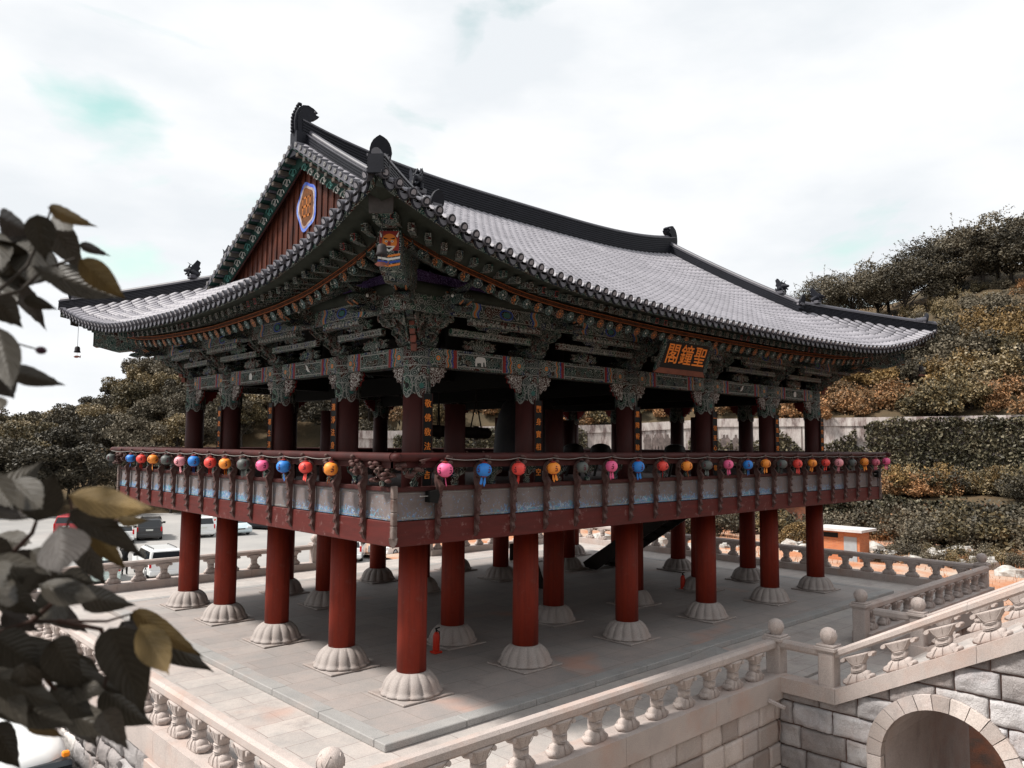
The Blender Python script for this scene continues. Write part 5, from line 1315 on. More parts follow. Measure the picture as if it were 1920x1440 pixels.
mb=MB(); mb.add([(9.5,-9.5,GZ+.004),(12.6,-9.5,GZ+.004),(12.6,-4.3,GZ+.004),(9.5,-4.3,GZ+.004)],[(0,1,2,3)]); mb.add([(3,-12,GZ+.004),(9.6,-12,GZ+.004),(9.6,-4.3,GZ+.004),(3,-4.3,GZ+.004)],[(0,1,2,3)]); struct('path',mb,Mt['pave'])
# orange grass and soil strip on the right
mb=MB(); vs=[];fs=[]
for i in range(31):
    for j in range(41):
        x=21.5+i*1.9; y=-14+j*1.35; vs.append((x,y,GZ+.02+.25*nz.noise(Vector((x*.3,y*.3,0)))+.1*nz.noise(Vector((x,y,0)))+.25))
for i in range(30):
    for j in range(40): a=i*41+j; fs.append((a,a+1,a+42,a+41))
mb.s=True; mb.add(vs,fs,0,True); struct('grass_ground',mb,Mt['ogr'] if 'ogr' in Mt else Mt.setdefault('ogr',pm('pale_sand_and_orange_grass',(.42,.35,.29),(.4,.17,.085),.35,.95,12,.9,.06,detail=9)))
def scatter(mb,pts,size,flatn=0,r_=rnd,elong=1.0):
    for p in pts:
        a=r_.uniform(0,2*PI); ct=r_.uniform(-1,1); st_=math.sqrt(1-ct*ct); n=Vector((st_*math.cos(a),st_*math.sin(a),ct+flatn)).normalized()
        x=n.orthogonal().normalized(); ang=r_.uniform(0,2*PI); x=(x*math.cos(ang)+n.cross(x)*math.sin(ang)); y=n.cross(x)
        h=size*r_.uniform(.6,1.3); p=Vector(p)
        mb.add([p-x*h*.5*elong,p+y*h*.32,p+x*h*.55*elong,p-y*h*.32],[(0,1,2,3)],None,False)
gm=random.Random(21); mb=MB()
for k in range(9000):
    x=gm.uniform(21.5,62); y=gm.uniform(-12,30)
    if nz.noise(Vector((x*.25,y*.25,5)))<-.02: continue
    z=GZ+.27; h=gm.uniform(.12,.4); a=gm.uniform(0,PI); dx,dy=.03*math.cos(a),.03*math.sin(a)
    mb.add([(x-dx,y-dy,z-.1),(x+dx,y+dy,z-.1),(x+gm.uniform(-.12,.12),y+gm.uniform(-.12,.12),z+h)],[(0,1,2)])
o=struct('orange_grass',mb,Mt['grass'],'stuff')
# ---- retaining walls
def polar(u,d,z): a=az(u); return Vector((CAM.x+d*math.cos(a),CAM.y+d*math.sin(a),z))
wl_=[(640,97),(760,93),(900,91.5),(1050,91.5),(1150,91.6),(1343,91.6),(1500,91.6),(1700,91.6),(1950,91.6),(2500,92)]
mb=MB()
for (u0,d0),(u1,d1) in zip(wl_,wl_[1:]):
    m=6
    for k in range(m):
        ua=u0+(u1-u0)*k/m; ub=u0+(u1-u0)*(k+1)/m; 
        p=polar(ua,91.2,0);q=polar(ub,91.2,0); za,zb=ztop(ua),ztop(ub); bz=.6
        off=(p-CAM); off.z=0; off.normalize(); 
        P=[p+off*x+Vector((0,0,z)) for x,z in ((0,bz),(0,za-.9),(-.12,za-.9),(-.12,za),(.6,za))]; Q=[q+off*x+Vector((0,0,z)) for x,z in ((0,bz),(0,zb-.9),(-.12,zb-.9),(-.12,zb),(.6,zb))]
        mb.add(P+Q,[(i,i+5,i+6,i+1) for i in range(4)],0,False)
        # joints and raised figures of the old relief wall
        jj=(q-p).normalized()
        if k%3==0: mb.add([p-off*.03+Vector((0,0,bz)),p-off*.03+jj*.14+Vector((0,0,bz)),p-off*.03+jj*.14+Vector((0,0,za-.95)),p-off*.03+Vector((0,0,za-.95))],[(0,1,2,3)],1,False)
solo('concrete_retaining_wall',mb,[Mt['conc'],Mt['darkc'] if 'darkc' in Mt else Mt.setdefault('darkc',pm('dark_joint',(.13,.11,.1),(.2,.16,.15),3,.9))],'long stained white concrete retaining wall seen between the pavilion columns, partly under ivy','retaining wall')
WR=thing('wall_relief','row of worn dark figures in relief on the white concrete wall behind the pavilion','relief',tuple(polar(1300,91,3.4)))
for u in (1215,1228,1240,1251,1356,1378,1392,1212,1362):
    h=2.2 if u not in (1212,1362) else 1.2; p=polar(u,91.0,0); off=(p-CAM); off.z=0; off.normalize(); a=Vector((-off.y,off.x,0)); z0=3.6; p=p-off*.25; mb=MB()
    mb.prism([(-.3,0),(-.1,0),(-.05,.9),(0,.9),(.08,0),(.3,0),(.28,1.1),(.4,1.4),(.28,1.8),(.12,1.9),(.1,2.2),(-.12,2.25),(-.16,1.9),(-.35,1.7),(-.3,1.2)],p+Vector((0,0,z0)),a,(0,0,1),.2); part('figure',mb,Mt['reliefm'] if 'reliefm' in Mt else Mt.setdefault('reliefm',pm('dark_relief_stone',(.09,.075,.07),(.2,.16,.15),2,.9)),WR)
# ledge between the walls
mb=MB(); vs=[];
for k in range(61):
    u=560+(2600-560)*k/60; vs+= [polar(u,78.9,-.3),polar(u,85,.3),polar(u,92,.75)]
mb.add([tuple(v) for v in vs],[(3*k+i,3*k+i+1,3*k+i+4,3*k+i+3) for k in range(60) for i in range(2)],0,True); struct('ledge',mb,Mt['hill'])
mb=MB()
for k in range(60):
    u0=560+(2600-560)*k/60; u1=560+(2600-560)*(k+1)/60; p=polar(u0,78.8,0);q=polar(u1,78.8,0)
    mb.add([p+Vector((0,0,GZ)),q+Vector((0,0,GZ)),q+Vector((0,0,-.2)),p+Vector((0,0,-.2))],[(0,1,2,3)],0,False)
solo('lower_retaining_wall',mb,Mt['bankm'],'low reddish earth wall covered with ivy behind the brick hut','retaining wall')
def ivy(name,dist,u0,u1,zlo,zhi,n,seed,label,mask,size=.42,mat='ivy'):
    r_=random.Random(seed); mb=MB(); pts=[]
    for k in range(n):
        u=r_.uniform(u0,u1); z=r_.uniform(zlo(u),zhi(u))
        if not mask(u,z): continue
        p=polar(u,dist-.1-abs(r_.gauss(0,.22))-.25*(nz.noise(Vector((u*.02,z*.7,3)))+.5),z); pts.append(p)
    scatter(mb,pts,size,0.25,r_); o=solo(name,mb,Mt[mat],label,'ivy'); o['kind']='stuff'; return o
def m1(u,z):
    n_=nz.noise(Vector((u*.012,z*.35,0)))
    if z>ztop(u)-.15+.5*nz.noise(Vector((u*.03,0,4))): return False
    if u>1640: return not (z<2.0 and nz.noise(Vector((u*.03,z*.5,7)))>-.05 and u>1690 or z<1.5)
    if u>1600: return z<6.8+n_*2 and not(1603<u<1618 and z>4.6)
    if u>1530: return z<4.3+(u-1530)*.03+n_*1.2
    if u>1440: return z<6.3-abs(u-1455)*.045+n_
    if u>1290 and u<1330: return z<5.5+n_*3
    if u<1100: return z<ztop(u)-.6+n_*1.5
    if u<1150: return z<5.2-(u-1100)*.05+n_
    return z<3.3+n_*2.2 or (n_>.28)
ivy('wall_ivy',91.2,740,2300,lambda u:.7,lambda u:ztop(u)+.25,60000,1,'dense dark green ivy covering most of the concrete retaining wall',m1,.34)
ivy('bank_ivy',78.9,1080,2300,lambda u:GZ,lambda u:-.0+.7*nz.noise(Vector((u*.01,0,0))),24000,2,'dark ivy band hanging over the lower wall behind the brick hut',lambda u,z:not(1600<u<1660 and z<-1.2) and nz.noise(Vector((u*.015,z*.5,9)))>-.4,.38)
# ---- trees and bushes
def crown_pts(r_,lobes,n,hollow=.55):
    pts=[]
    for k in range(n):
        c,r=lobes[r_.randrange(len(lobes))]
        a=r_.uniform(0,2*PI); ct=r_.uniform(-.75,1); st_=math.sqrt(1-ct*ct); q=r*(hollow+(1-hollow)*r_.random()**.5)*r_.uniform(.85,1.12)
        pts.append((c[0]+q*st_*math.cos(a),c[1]+q*st_*math.sin(a),c[2]+q*ct*.72))
    return pts
def tree_proto(name,seed,H,W,n,leaf,mat,spread=False,trunk=.16,nl=16):
    r_=random.Random(seed); root=bpy.data.objects.new(name,None); col.objects.link(root)
    lobes=[]
    for k in range(nl):
        a=r_.uniform(0,2*PI); q=math.sqrt(r_.random())*W*.36
        z=H*(r_.uniform(.42,.88) if not spread else r_.uniform(.35,.9)); 
        lim=W*.5*math.sqrt(max(.05,1-((z/H-.6)/.5)**2)); q=min(q,lim)
        r=W*r_.uniform(.12,.2)*(1 if not spread else .85)
        lobes.append(((q*math.cos(a)*(1.25 if spread else 1),q*math.sin(a),z),r))
    mb=MB(); scatter(mb,crown_pts(r_,lobes,n,.45 if not spread else .3),leaf,.5,r_)
    if spread:     # feathery shoots sticking out of the outline
        for (c,r) in lobes:
            for q in range(3):
                a=r_.uniform(0,2*PI); d=Vector((math.cos(a),math.sin(a),r_.uniform(.1,1.1))).normalized(); L=r*r_.uniform(1.3,2.2)
                scatter(mb,[Vector(c)+d*(L*t)+Vector([r_.gauss(0,.07) for _ in range(3)]) for t in [.5+.5*i/14 for i in range(15)]],leaf*.8,.2,r_)
    put('crown',mb.mesh('crown',Mt[mat]),root)
    mb=MB(); top=(r_.uniform(-.2,.2),r_.uniform(-.2,.2),H*.75)
    mb.tube([(0,0,-.8),(0.02,0,H*.18),(top[0]*.5,top[1]*.5,H*.45),top],[trunk*1.3,trunk,trunk*.7,trunk*.2],8)
    for (c,r) in lobes[:12]:
        b=(top[0]*.4,top[1]*.4,H*r_.uniform(.2,.5)); m=tuple((b[i]*.5+c[i]*.5)+(.15*r if i==2 else 0) for i in range(3)); mb.tube([b,m,c],[trunk*.45,trunk*.28,trunk*.1],6)
    put('trunk',mb.mesh('trunk',Mt['bark']),root)
    return root
def bush_proto(name,seed,H,W,n,leaf,mat):
    r_=random.Random(seed); root=bpy.data.objects.new(name,None); col.objects.link(root); lobes=[]
    for k in range(9):
        a=r_.uniform(0,2*PI); q=math.sqrt(r_.random())*W*.33; lobes.append(((q*math.cos(a),q*math.sin(a),H*r_.uniform(.2,.62)),W*r_.uniform(.16,.26)))
    mb=MB(); pts=crown_pts(r_,lobes,n,.5)
    for k in range(n//7):
        c,r=lobes[r_.randrange(9)]; a=r_.uniform(0,2*PI); d=Vector((math.cos(a)*.5,math.sin(a)*.5,1)); pts.append(Vector(c)+d*(r*r_.uniform(.8,1.7)))
    scatter(mb,pts,leaf,.4,r_); put('foliage',mb.mesh('foliage',Mt[mat]),root)
    mb=MB()
    for k in range(5): c=lobes[k][0]; mb.tube([(0,0,-.5),(c[0]*.4,c[1]*.4,c[2]*.5),c],[.05,.035,.015],5)
    put('stems',mb.mesh('stems',Mt['bark']),root)
    return root
TP={'g':[tree_proto('broadleaf_tree',i,8.5,7.5,6500,.3,'fol_g') for i in (1,2,3)],
    'd':[tree_proto('broadleaf_tree',i,8.5,7,6500,.3,'fol_d') for i in (4,5)],
    'r':[tree_proto('spreading_tree',i,10,12,8500,.3,'fol_d',True,.22,26) for i in (6,7)],
    'bo':[bush_proto('golden_bush',i,3.4,4,2600,.26,'fol_o') for i in (8,9)],
    'bg':[bush_proto('green_bush',i,3.0,4,2600,.24,'fol_g') for i in (10,11)],
    'bd':[bush_proto('dark_bush',i,3.0,4,2600,.24,'fol_d') for i in (12,13)],
    'br':[bush_proto('rusty_bush',i,1.7,4,1900,.24,'fol_r') for i in (14,15)]}
used=set(); tr=random.Random(99)
def plant(kind,p,s_,label,cat,group,zs=1):
    pr=tr.choice(TP[kind]); 
    if pr.name in used: o=copy_tree(pr)
    else: used.add(pr.name); o=pr
    o.location=p; o.rotation_euler=(0,0,tr.uniform(0,6.28)); o.scale=(s_,s_,s_*zs); tag(o,label,cat,group); return o
def hp(u,d):
    a=az(u); z=hz(a,d); return Vector((CAM.x+d*math.cos(a),CAM.y+d*math.sin(a),(z if z is not None else GZ)-.3))
ROWN=['at the foot','near the foot','low down','halfway up','high up','near the top','on the skyline']
def zone(u):
    for a,t in ((0,'beyond the left edge'),(90,'behind the upper leaves'),(210,'below the left roof tip'),(340,'left of the outermost column'),(420,'behind the second left column'),(520,'behind the third left column'),(640,'behind the fourth left column'),(760,'left of the corner column'),(900,'right of the corner column'),(1100,'behind the big bell'),(1300,'behind the name board bay'),(1500,'behind the right end columns'),(1640,'just right of the roof end'),(1780,'midway to the right edge'),(9999,'at the right picture edge')):
        if u<a: return t
HR=lambda d:('just above the ivy wall' if d<99 else 'low on the hillside' if d<110 else 'midway up the hillside' if d<122 else 'high on the hillside' if d<134 else 'near the top of the hill')
# left forest
row=0; d=97
while d<152:
    u=-170+(row%2)*30
    while u<830:
        uu=u+tr.uniform(-16,16); dd=d+tr.uniform(-2.5,2.5)
        if not(uu>735 and d<112):
            k='d' if (tr.random()<.4 or d<105) else 'g'
            plant(k,hp(uu,dd),tr.uniform(.78,1.08),('dark' if k=='d' else 'olive')+' broadleaf tree '+ROWN[min(row,6)]+' of the left slope, '+zone(uu),'tree','trees of the forest on the left slope',tr.uniform(.85,1.1))
        u+=(62 if u<250 else 50)*100/d
    d+=(8.0); row+=1
# ridge trees right
for i,(u,d,s_) in enumerate(((1490,146,.62),(1545,146,.85),(1600,145,1.0),(1650,147,.9),(1700,144,1.15),(1750,148,1.05),(1800,150,1.2),(1850,146,1.25),(1905,148,1.2),(1960,146,1.25),(2030,146,1.2),(2110,146,1.2),(1575,152,.95),(1670,153,1.1),(1780,154,1.2),(1880,155,1.25))):
    plant('r',hp(u,d)-Vector((0,0,1.0 if u>1760 else .3)),s_*1.12,'dark feathery spreading tree on the right ridge, '+ordn(i)+' of the row from the left','tree','spreading trees along the right ridge',.82)
# hillside bushes right and behind the pavilion
labs={'bo':('golden yellow bush on the right hillside','golden bushes on the hillside'),'bg':('grey green bush on the right hillside','green bushes on the hillside'),'bd':('dark bush on the right hillside','dark bushes on the hillside'),'br':('low rust red bush on the right hillside','rust red bushes on the hillside')}
cnt=0; d=94
while d<146:
    if d==94: d=93
    u=735+tr.uniform(0,20)
    while u<2120:
        q=nz.noise(Vector((u*.006,d*.06,1))); q2=nz.noise(Vector((u*.011,d*.05,8)))
        if d<99: k='br' if q2>-.15 else 'bg'
        elif d<122 and u>1480: k='bo' if q>-.12 else ('bd' if q2>0 else 'bg')
        elif u>1480: k='bg' if q>.0 else ('br' if q2>.05 else 'bd' if q2<-.2 else 'bg')
        else: k='br' if q2>-.05 else ('bo' if q>0 else 'bg')
        if True:
            s_=tr.uniform(.75,1.25)*(1.15 if d<125 else .8); plant(k,hp(u,d+tr.uniform(-2,2)),s_,{'bo':'golden yellow','bg':'grey green','bd':'dark','br':'low rust red'}[k]+' bush '+HR(d)+', '+zone(u),'bush',labs[k][1]); cnt+=1
        u+=tr.uniform(38,62)*(.62 if d<94 else 1.05 if d<125 else 1.0)
    d+=(3.2 if d<94 else 5.2)
# bushes on the ledge, around the hut and by the rocks
def gp(u,d,z=GZ): return polar(u,d,z)
for i in range(60):
    u=1545+i*10+tr.uniform(-8,8); k=('br' if u<1760 and tr.random()<.75 else tr.choice(['bo','bg','bd','bg']))
    plant(k,gp(u,tr.uniform(80.5,89),.1),tr.uniform(.6,1.0),{'br':'low rust red','bo':'golden','bg':'grey green','bd':'dark'}[k]+' bush on the ledge below the ivy wall, '+('%s from the left'%ordn(i) if i<22 else 'towards the right edge'),'bush','bushes on the ledge below the ivy wall')
plant('bo',gp(1763,84,.2),.62,'tall golden shrub rising before the ivy wall, left of two','bush',None,1.5); plant('bo',gp(1860,84,.2),.6,'tall golden shrub rising before the ivy wall, right of two','bush',None,1.5)
for i in range(40):
    u=1600+i*13+tr.uniform(-8,8); d=tr.uniform(66,77); k=tr.choice(['bd','bd','bd','bg','br'])
    if u<1690 and d<72: d=74
    plant(k,gp(u,d),tr.uniform(.75,1.1)*(1 if u<1720 else 1.15),{'br':'low rust red','bg':'grey green','bd':'dense dark'}[k]+' bush among the rocks right of the hut, '+('%s from the left'%ordn(i) if i<22 else 'towards the right edge'),'bush','bushes among the rocks right of the hut')
for i in range(16):
    u=1120+i*29+tr.uniform(-6,6); k=tr.choice(['bd','bg','bd']); plant(k,gp(u,tr.uniform(69,75)),tr.uniform(.7,1.0),{'bg':'grey green','bd':'dark'}[k]+' bush behind the right balustrade, %s from the left'%ordn(i),'bush','bushes behind the right balustrade')
# clipped round shrub
T=thing('round_shrub','rounded golden topped shrub left of the brick hut','bush',tuple(gp(1495,66))); r_=random.Random(3); mb=MB(); pts=[]
for k in range(4200):
    a=r_.uniform(0,2*PI); ct=r_.uniform(-.1,1); q=1.7*(1-.1*r_.random()); s2=math.sqrt(1-ct*ct); pts.append(gp(1495,66)+Vector((q*s2*math.cos(a),q*s2*math.sin(a),q*ct*1.0+.3)))
scatter(mb,pts,.17,.4,r_); part('foliage',mb,Mt['fol_o'],T)
# ---- rocks
rk=random.Random(12)
def rock(p,sx,sy,sz,label,group):
    mb=MB(); mb.s=False; n,m=12,8; vs=[];fs=[]; o=rk.random()*90
    for i in range(m+1):
        t=PI*i/m
        for k in range(n):
            a=2*PI*k/n; d=Vector((math.sin(t)*math.cos(a),math.sin(t)*math.sin(a),math.cos(t))); r=1+.35*nz.noise(d*1.6+Vector((o,0,0)))+.12*nz.noise(d*4+Vector((o,0,0)))
            d=Vector([math.copysign(abs(c)**.7,c) for c in d])*r; vs.append((p[0]+d.x*sx,p[1]+d.y*sy,p[2]+d.z*sz+sz*.4))
    for i in range(m):
        for k in range(n): a=i*n+k;b=i*n+(k+1)%n; fs.append((a,b,b+n,a+n))
    mb.add(vs,fs); return solo('rock',mb,Mt['rock'],label,'rock',group)
rlist=[(1130,63),(1200,64),(1236,62),(1345,62),(1372,64),(1480,62),(1508,61),(1300,61),(1632,64),(1652,62),(1690,67),(1745,62),(1786,66),(1803,66),(1832,59),(1878,56),(1700,59),(1775,60)]
for u,d in rlist:
    rock(gp(u,d),rk.uniform(.6,1.05),rk.uniform(.6,.9),rk.uniform(.4,.8),'pale weathered boulder beyond the right balustrade, '+(('%s from the left')%ordn(sorted(rlist).index((u,d)))),'boulders beyond the right balustrade')
for i in range(26):
    u=1630+i*11+tr.uniform(-5,5); k=tr.choice(['bd','bd','bg','br'])
    plant(k,gp(u,tr.uniform(58,64)),tr.uniform(.3,.5),{'br':'small rust red','bg':'small grey green','bd':'small dark'}[k]+' shrub between the pale boulders, '+('%s from the left'%ordn(i) if i<22 else 'towards the right edge'),'bush','shrubs between the pale boulders')
# ---- brick hut
hp0=gp(1528,58.3,GZ); hp1=gp(1604,57.2,GZ); dx=(hp1-hp0); Lh=dx.length; dx.normalize(); dn=Vector((dx.y,-dx.x,0)); 
if dn.dot(CAM-hp0)<0: dn=-dn
T=thing('brick_hut','small orange brick hut with a flat pale roof and grey door beyond the right balustrade','hut',tuple(hp0))
def brickmat():
    m,t,b=newmat('orange_brick'); bk=t.nodes.new('ShaderNodeTexBrick'); v=coord(t,'UV')
    bk.inputs['Scale'].default_value=1; bk.inputs['Brick Width'].default_value=.24; bk.inputs['Row Height'].default_value=.085; bk.inputs['Mortar Size'].default_value=.008
    bk.inputs['Color1'].default_value=(.52,.17,.06,1); bk.inputs['Color2'].default_value=(.42,.12,.045,1); bk.inputs['Mortar'].default_value=(.3,.2,.14,1)
    t.links.new(v,bk.inputs[0]); t.links.new(bk.outputs[0],b.inputs['Base Color']); b.inputs['Roughness'].default_value=.9; return m
mb=MB(); H_=2.25
def hq(a,c,z): return hp0+dx*a-dn*c+Vector((0,0,z))
mb.add([hq(0,0,0),hq(Lh,0,0),hq(Lh,0,H_),hq(0,0,H_)],[(0,1,2,3)]); mb.add([hq(Lh,0,0),hq(Lh,1.6,0),hq(Lh,1.6,H_),hq(Lh,0,H_)],[(0,1,2,3)]); mb.add([hq(0,1.6,0),hq(0,0,0),hq(0,0,H_),hq(0,1.6,H_)],[(0,1,2,3)]); mb.add([hq(Lh,1.6,0),hq(0,1.6,0),hq(0,1.6,H_),hq(Lh,1.6,H_)],[(0,1,2,3)])
me=mb.mesh('brick_wall',brickmat()); uv=me.uv_layers.new(name='UVMap'); Ls=[Lh,1.6,1.6,Lh]
for fi,pl_ in enumerate(me.polygons):
    for li,c in zip(pl_.loop_indices,((0,0),(Ls[fi],0),(Ls[fi],H_),(0,H_))): uv.data[li].uv=c
put('brick_wall',me,T)
mb=MB(); v=[hq(a,c,z) for z in (H_,H_+.16) for a,c in ((-.35,-.5),(Lh+.35,-.5),(Lh+.35,2.0),(-.35,2.0))]; mb.add(v,[(3,2,1,0),(4,5,6,7),(0,1,5,4),(1,2,6,5),(2,3,7,6),(3,0,4,7)]); part('roof_slab',mb,Mt['slab'] if 'slab' in Mt else Mt.setdefault('slab',pm('pale_roof_slab',(.6,.58,.56),(.42,.4,.4),.8,.8)),T)
mb=MB(); v=[hq(a,c,z) for z in (0,1.9) for a,c in ((Lh*.63,-.03),(Lh*.63+.85,-.03),(Lh*.63+.85,.02),(Lh*.63,.02))]; mb.add(v,[(3,2,1,0),(4,5,6,7),(0,1,5,4),(1,2,6,5),(2,3,7,6),(3,0,4,7)]); dr=part('door',mb,Mt['doorm'] if 'doorm' in Mt else Mt.setdefault('doorm',pm('grey_metal_door',(.34,.37,.38),(.28,.3,.32),2,.5)),T)
mb=MB(); v=[hq(a,c,z) for z in (1.78,2.1) for a,c in ((Lh*.13,-.02),(Lh*.13+1.0,-.02),(Lh*.13+1.0,.02),(Lh*.13,.02))]; mb.add(v,[(3,2,1,0),(4,5,6,7),(0,1,5,4),(1,2,6,5),(2,3,7,6),(3,0,4,7)]); part('vent_opening',mb,Mt['black'],T)
# ================================================= CARS
def paint(name,c,r=.28):
    m,t,b=newmat('car_paint_'+name); b.inputs['Base Color'].default_value=(*c,1); b.inputs['Roughness'].default_value=r; b.inputs['Coat Weight'].default_value=.6; b.inputs['Coat Roughness'].default_value=.1; return m
Mt['glass']=flat('tinted_window_glass',(.015,.018,.022),.08,.6); Mt['rubber']=flat('black_rubber',(.02,.02,.02),.85); Mt['rim']=flat('silver_wheel_rim',(.45,.45,.46),.35,.5,.7); Mt['tail']=flat('red_tail_lens',(.5,.012,.015),.25); Mt['head']=flat('clear_headlamp',(.7,.72,.74),.15); Mt['plate']=flat('number_plate',(.65,.66,.62),.5); Mt['plast']=flat('dark_trim_plastic',(.03,.03,.032),.6)
PF={'suv':(4.6,1.86,1.72,[(0,.35),(0,.82),(.06,1.0),(.95,1.08),(1.55,1.62),(1.8,1.68),(4.25,1.7),(4.4,1.62),(4.56,1.02),(4.6,.75),(4.58,.35)],(1.1,1.6,4.1,4.45,1.08,1.6)),
    'sedan':(4.6,1.8,1.45,[(0,.32),(0,.62),(.15,.78),(1.15,.92),(1.95,1.36),(2.3,1.43),(3.2,1.42),(3.6,1.32),(4.1,1.0),(4.55,.92),(4.6,.6),(4.58,.32)],(1.3,2.0,3.4,3.95,.95,1.36)),
    'hatch':(3.9,1.66,1.5,[(0,.32),(0,.68),(.12,.82),(.75,.95),(1.4,1.42),(1.8,1.49),(3.3,1.46),(3.6,1.36),(3.85,.9),(3.9,.6),(3.88,.32)],(.9,1.5,3.2,3.65,.96,1.4))}
def car(kind,name,pm_,p,heading,label,twotone=None,rear=True):
    L,W,H,prof,gw=PF[kind]; T=thing(name,label,'car',tuple(p),heading)
    MM=Matrix.Translation(p)@Matrix.Rotation(heading,4,'Z')@Matrix.Translation((-L/2,0,0))      # front at x=0, rear at x=L
    def q(mb): mb.T=MM; return mb
    wz=[prof[i][1] for i in range(len(prof))]
    def wid(z): return W/2*(1-.0*(z<.9)) if z<gw[4]-.02 else W/2*(1-.2*(z-gw[4])/(H-gw[4]))
    mb=q(MB()); n=len(prof); vs=[]
    # closed loft across the width with tumblehome
    for f_ in (-1,-.94,.94,1):
        for (x,z) in prof:
            k=1 if abs(f_)<1 else 0; vs.append((x+(0 if k else (.05 if x<L/2 else -.05)*(z<1.0)),f_*wid(z),z-(0 if k else .03)))
    fs=[(j*n+i,(j+1)*n+i,(j+1)*n+(i+1)%n,j*n+(i+1)%n) for j in range(3) for i in range(n)]+[tuple(range(n)),tuple(range(4*n-1,3*n-1,-1))]
    mb.add(vs,fs,0,False); part('body',mb,pm_,T)
    a,b,c,d,zl,zh_=gw
    for sg in (-1,1):
        mb=q(MB()); y=lambda z:sg*(wid(z)+.006)
        for xa,xb,ta,tb in ((a+.12,(b+c)/2-.03,b+.02,(b+c)/2-.05),((b+c)/2+.03,d-.25,(b+c)/2+.02,c-.05)):
            mb.add([(xa,y(zl+.03),zl+.03),(xb,y(zl+.03),zl+.03),(tb,y(zh_-.04),zh_-.04),(ta,y(zh_-.04),zh_-.04)],[(0,1,2,3)])
        part('side_window',mb,Mt['glass'],T)
    mb=q(MB()); i0=[i for i,(x,z) in enumerate(prof) if z>=zh_-.05][0]; x0,z0=prof[i0-1]; x1,z1=prof[i0]
    n_=Vector((-(z1-z0),0,(x1-x0))).normalized()*.008
    P=lambda t,f_:Vector((x0+(x1-x0)*t,f_*wid(z0+(z1-z0)*t)*.9,z0+(z1-z0)*t))+n_
    mb.add([P(.08,-1),P(.08,1),P(.95,1),P(.95,-1)],[(0,1,2,3)]); part('windscreen',mb,Mt['glass'],T)
    # rear window on the last steep face
    j=max(i for i,(x,z) in enumerate(prof) if z>=zh_-.1 ); x0,z0=prof[j]; x1,z1=prof[j+1]; n_=Vector(((z0-z1),0,(x1-x0))).normalized()*.01
    mb=q(MB()); P=lambda t,f_:Vector((x0+(x1-x0)*t,f_*wid(z0+(z1-z0)*t)*.86,z0+(z1-z0)*t))+n_
    mb.add([P(.1,-1),P(.1,1),P(.85,1),P(.85,-1)],[(0,1,2,3)]); part('rear_window',mb,Mt['glass'],T)
    for sg in (-1,1):
        mb=q(MB()); mb.bbox((L-.1,sg*W/2-.12 if sg>0 else -W/2+.005,.72),(L+.015,sg*W/2-.005 if sg>0 else -W/2+.12,1.08),.02); part('tail_light',mb,Mt['tail'],T)
        mb=q(MB()); mb.bbox((-.015,min(sg*(W/2-.42),sg*(W/2-.06)),.6),(.12,max(sg*(W/2-.42),sg*(W/2-.06)),.76),.02); part('headlight',mb,Mt['head'],T)
        mb=q(MB()); mb.bbox((a+.15,min(sg*(W/2),sg*(W/2+.2)),zl-.02),(a+.3,max(sg*(W/2),sg*(W/2+.2)),zl+.14),.02); part('mirror',mb,Mt['plast'],T)
        for x in (.82,L-.85):
            mb=q(MB()); r=.35 if kind=='suv' else .3; mb.lathe([(r-.05,-.11),(r,-.09),(r,.09),(r-.05,.11)],c=(x,sg*(W/2-.1),r),n=22,axis='y'); wh=part('wheel',mb,Mt['rubber'],T)
            mb=q(MB()); yy=sg*(W/2+.015)
            mb.lathe([(.0,-.004),(r*.62,-.004),(r*.62,.004),(0,.004)],c=(x,yy,r),n=18,axis='y'); put('rim',mb.mesh('rim',Mt['rim']),wh)
    mb=q(MB()); mb.box((L-.02,-.26,.78),(L+.02,.26,.9)); mb.box((-.02,-.26,.4),(.02,.26,.52)); part('number_plate',mb,Mt['plate'],T)
    mb=q(MB()); mb.bbox((-.04,-W/2+.02,.3),(.1,W/2-.02,.48),.03); mb.bbox((L-.1,-W/2+.02,.3),(L+.05,W/2-.02,.55),.03); mb.box((.3,-W/2+.1,.2),(L-.3,W/2-.1,.36)); part('bumpers',mb,Mt['plast'] if twotone else pm_,T)
    if kind=='suv':
        mb=q(MB())
        for sg in (-1,1): mb.tube([(1.9,sg*.62,1.69),(2.0,sg*.62,1.75),(4.0,sg*.62,1.76),(4.15,sg*.62,1.7)],.018,6)
        part('roof_rails',mb,Mt['plast'],T)
    else:
        mb=q(MB()); mb.bbox((-.02,-.3,.5),(.0,.3,.62),.01); part('grille',mb,Mt['plast'],T)
    return T
white=paint('white',(.75,.76,.76)); pearl=paint('pearl_blue_white',(.5,.6,.64)); silver=paint('silver',(.42,.43,.45)); dark=paint('dark_grey',(.02,.021,.025)); redc=paint('red',(.3,.01,.015))
def cp(u,v,d=None):
    w_=ray(u,v); t=(GZ-CAM.z)/w_.z; return CAM+w_*t
A=lambda u:az(u)      # heading: angle of direction from front to rear (x axis of the car)
H1=az(300)+PI
p=cp(306,1086); car('suv','parked_suv',white,p+Vector((.3,1.9,0)),-PI/2-.12,'white sport utility car with red tail lights right behind the far left balustrade')
car('suv','parked_suv',dark,cp(300,1013)+Vector((0,2.3,0)),-PI/2-.35,'dark grey and silver sport utility car parked at the edge of the forest')
car('suv','parked_suv',white,cp(392,1008)+Vector((0,2.3,0)),-PI/2-.2,'white sport utility car partly hidden by the farthest left columns')
car('hatch','parked_car',white,cp(243,1019)+Vector((0,1.8,0)),-PI/2-.3,'white hatchback seen beside the blurred leaves at the far left')
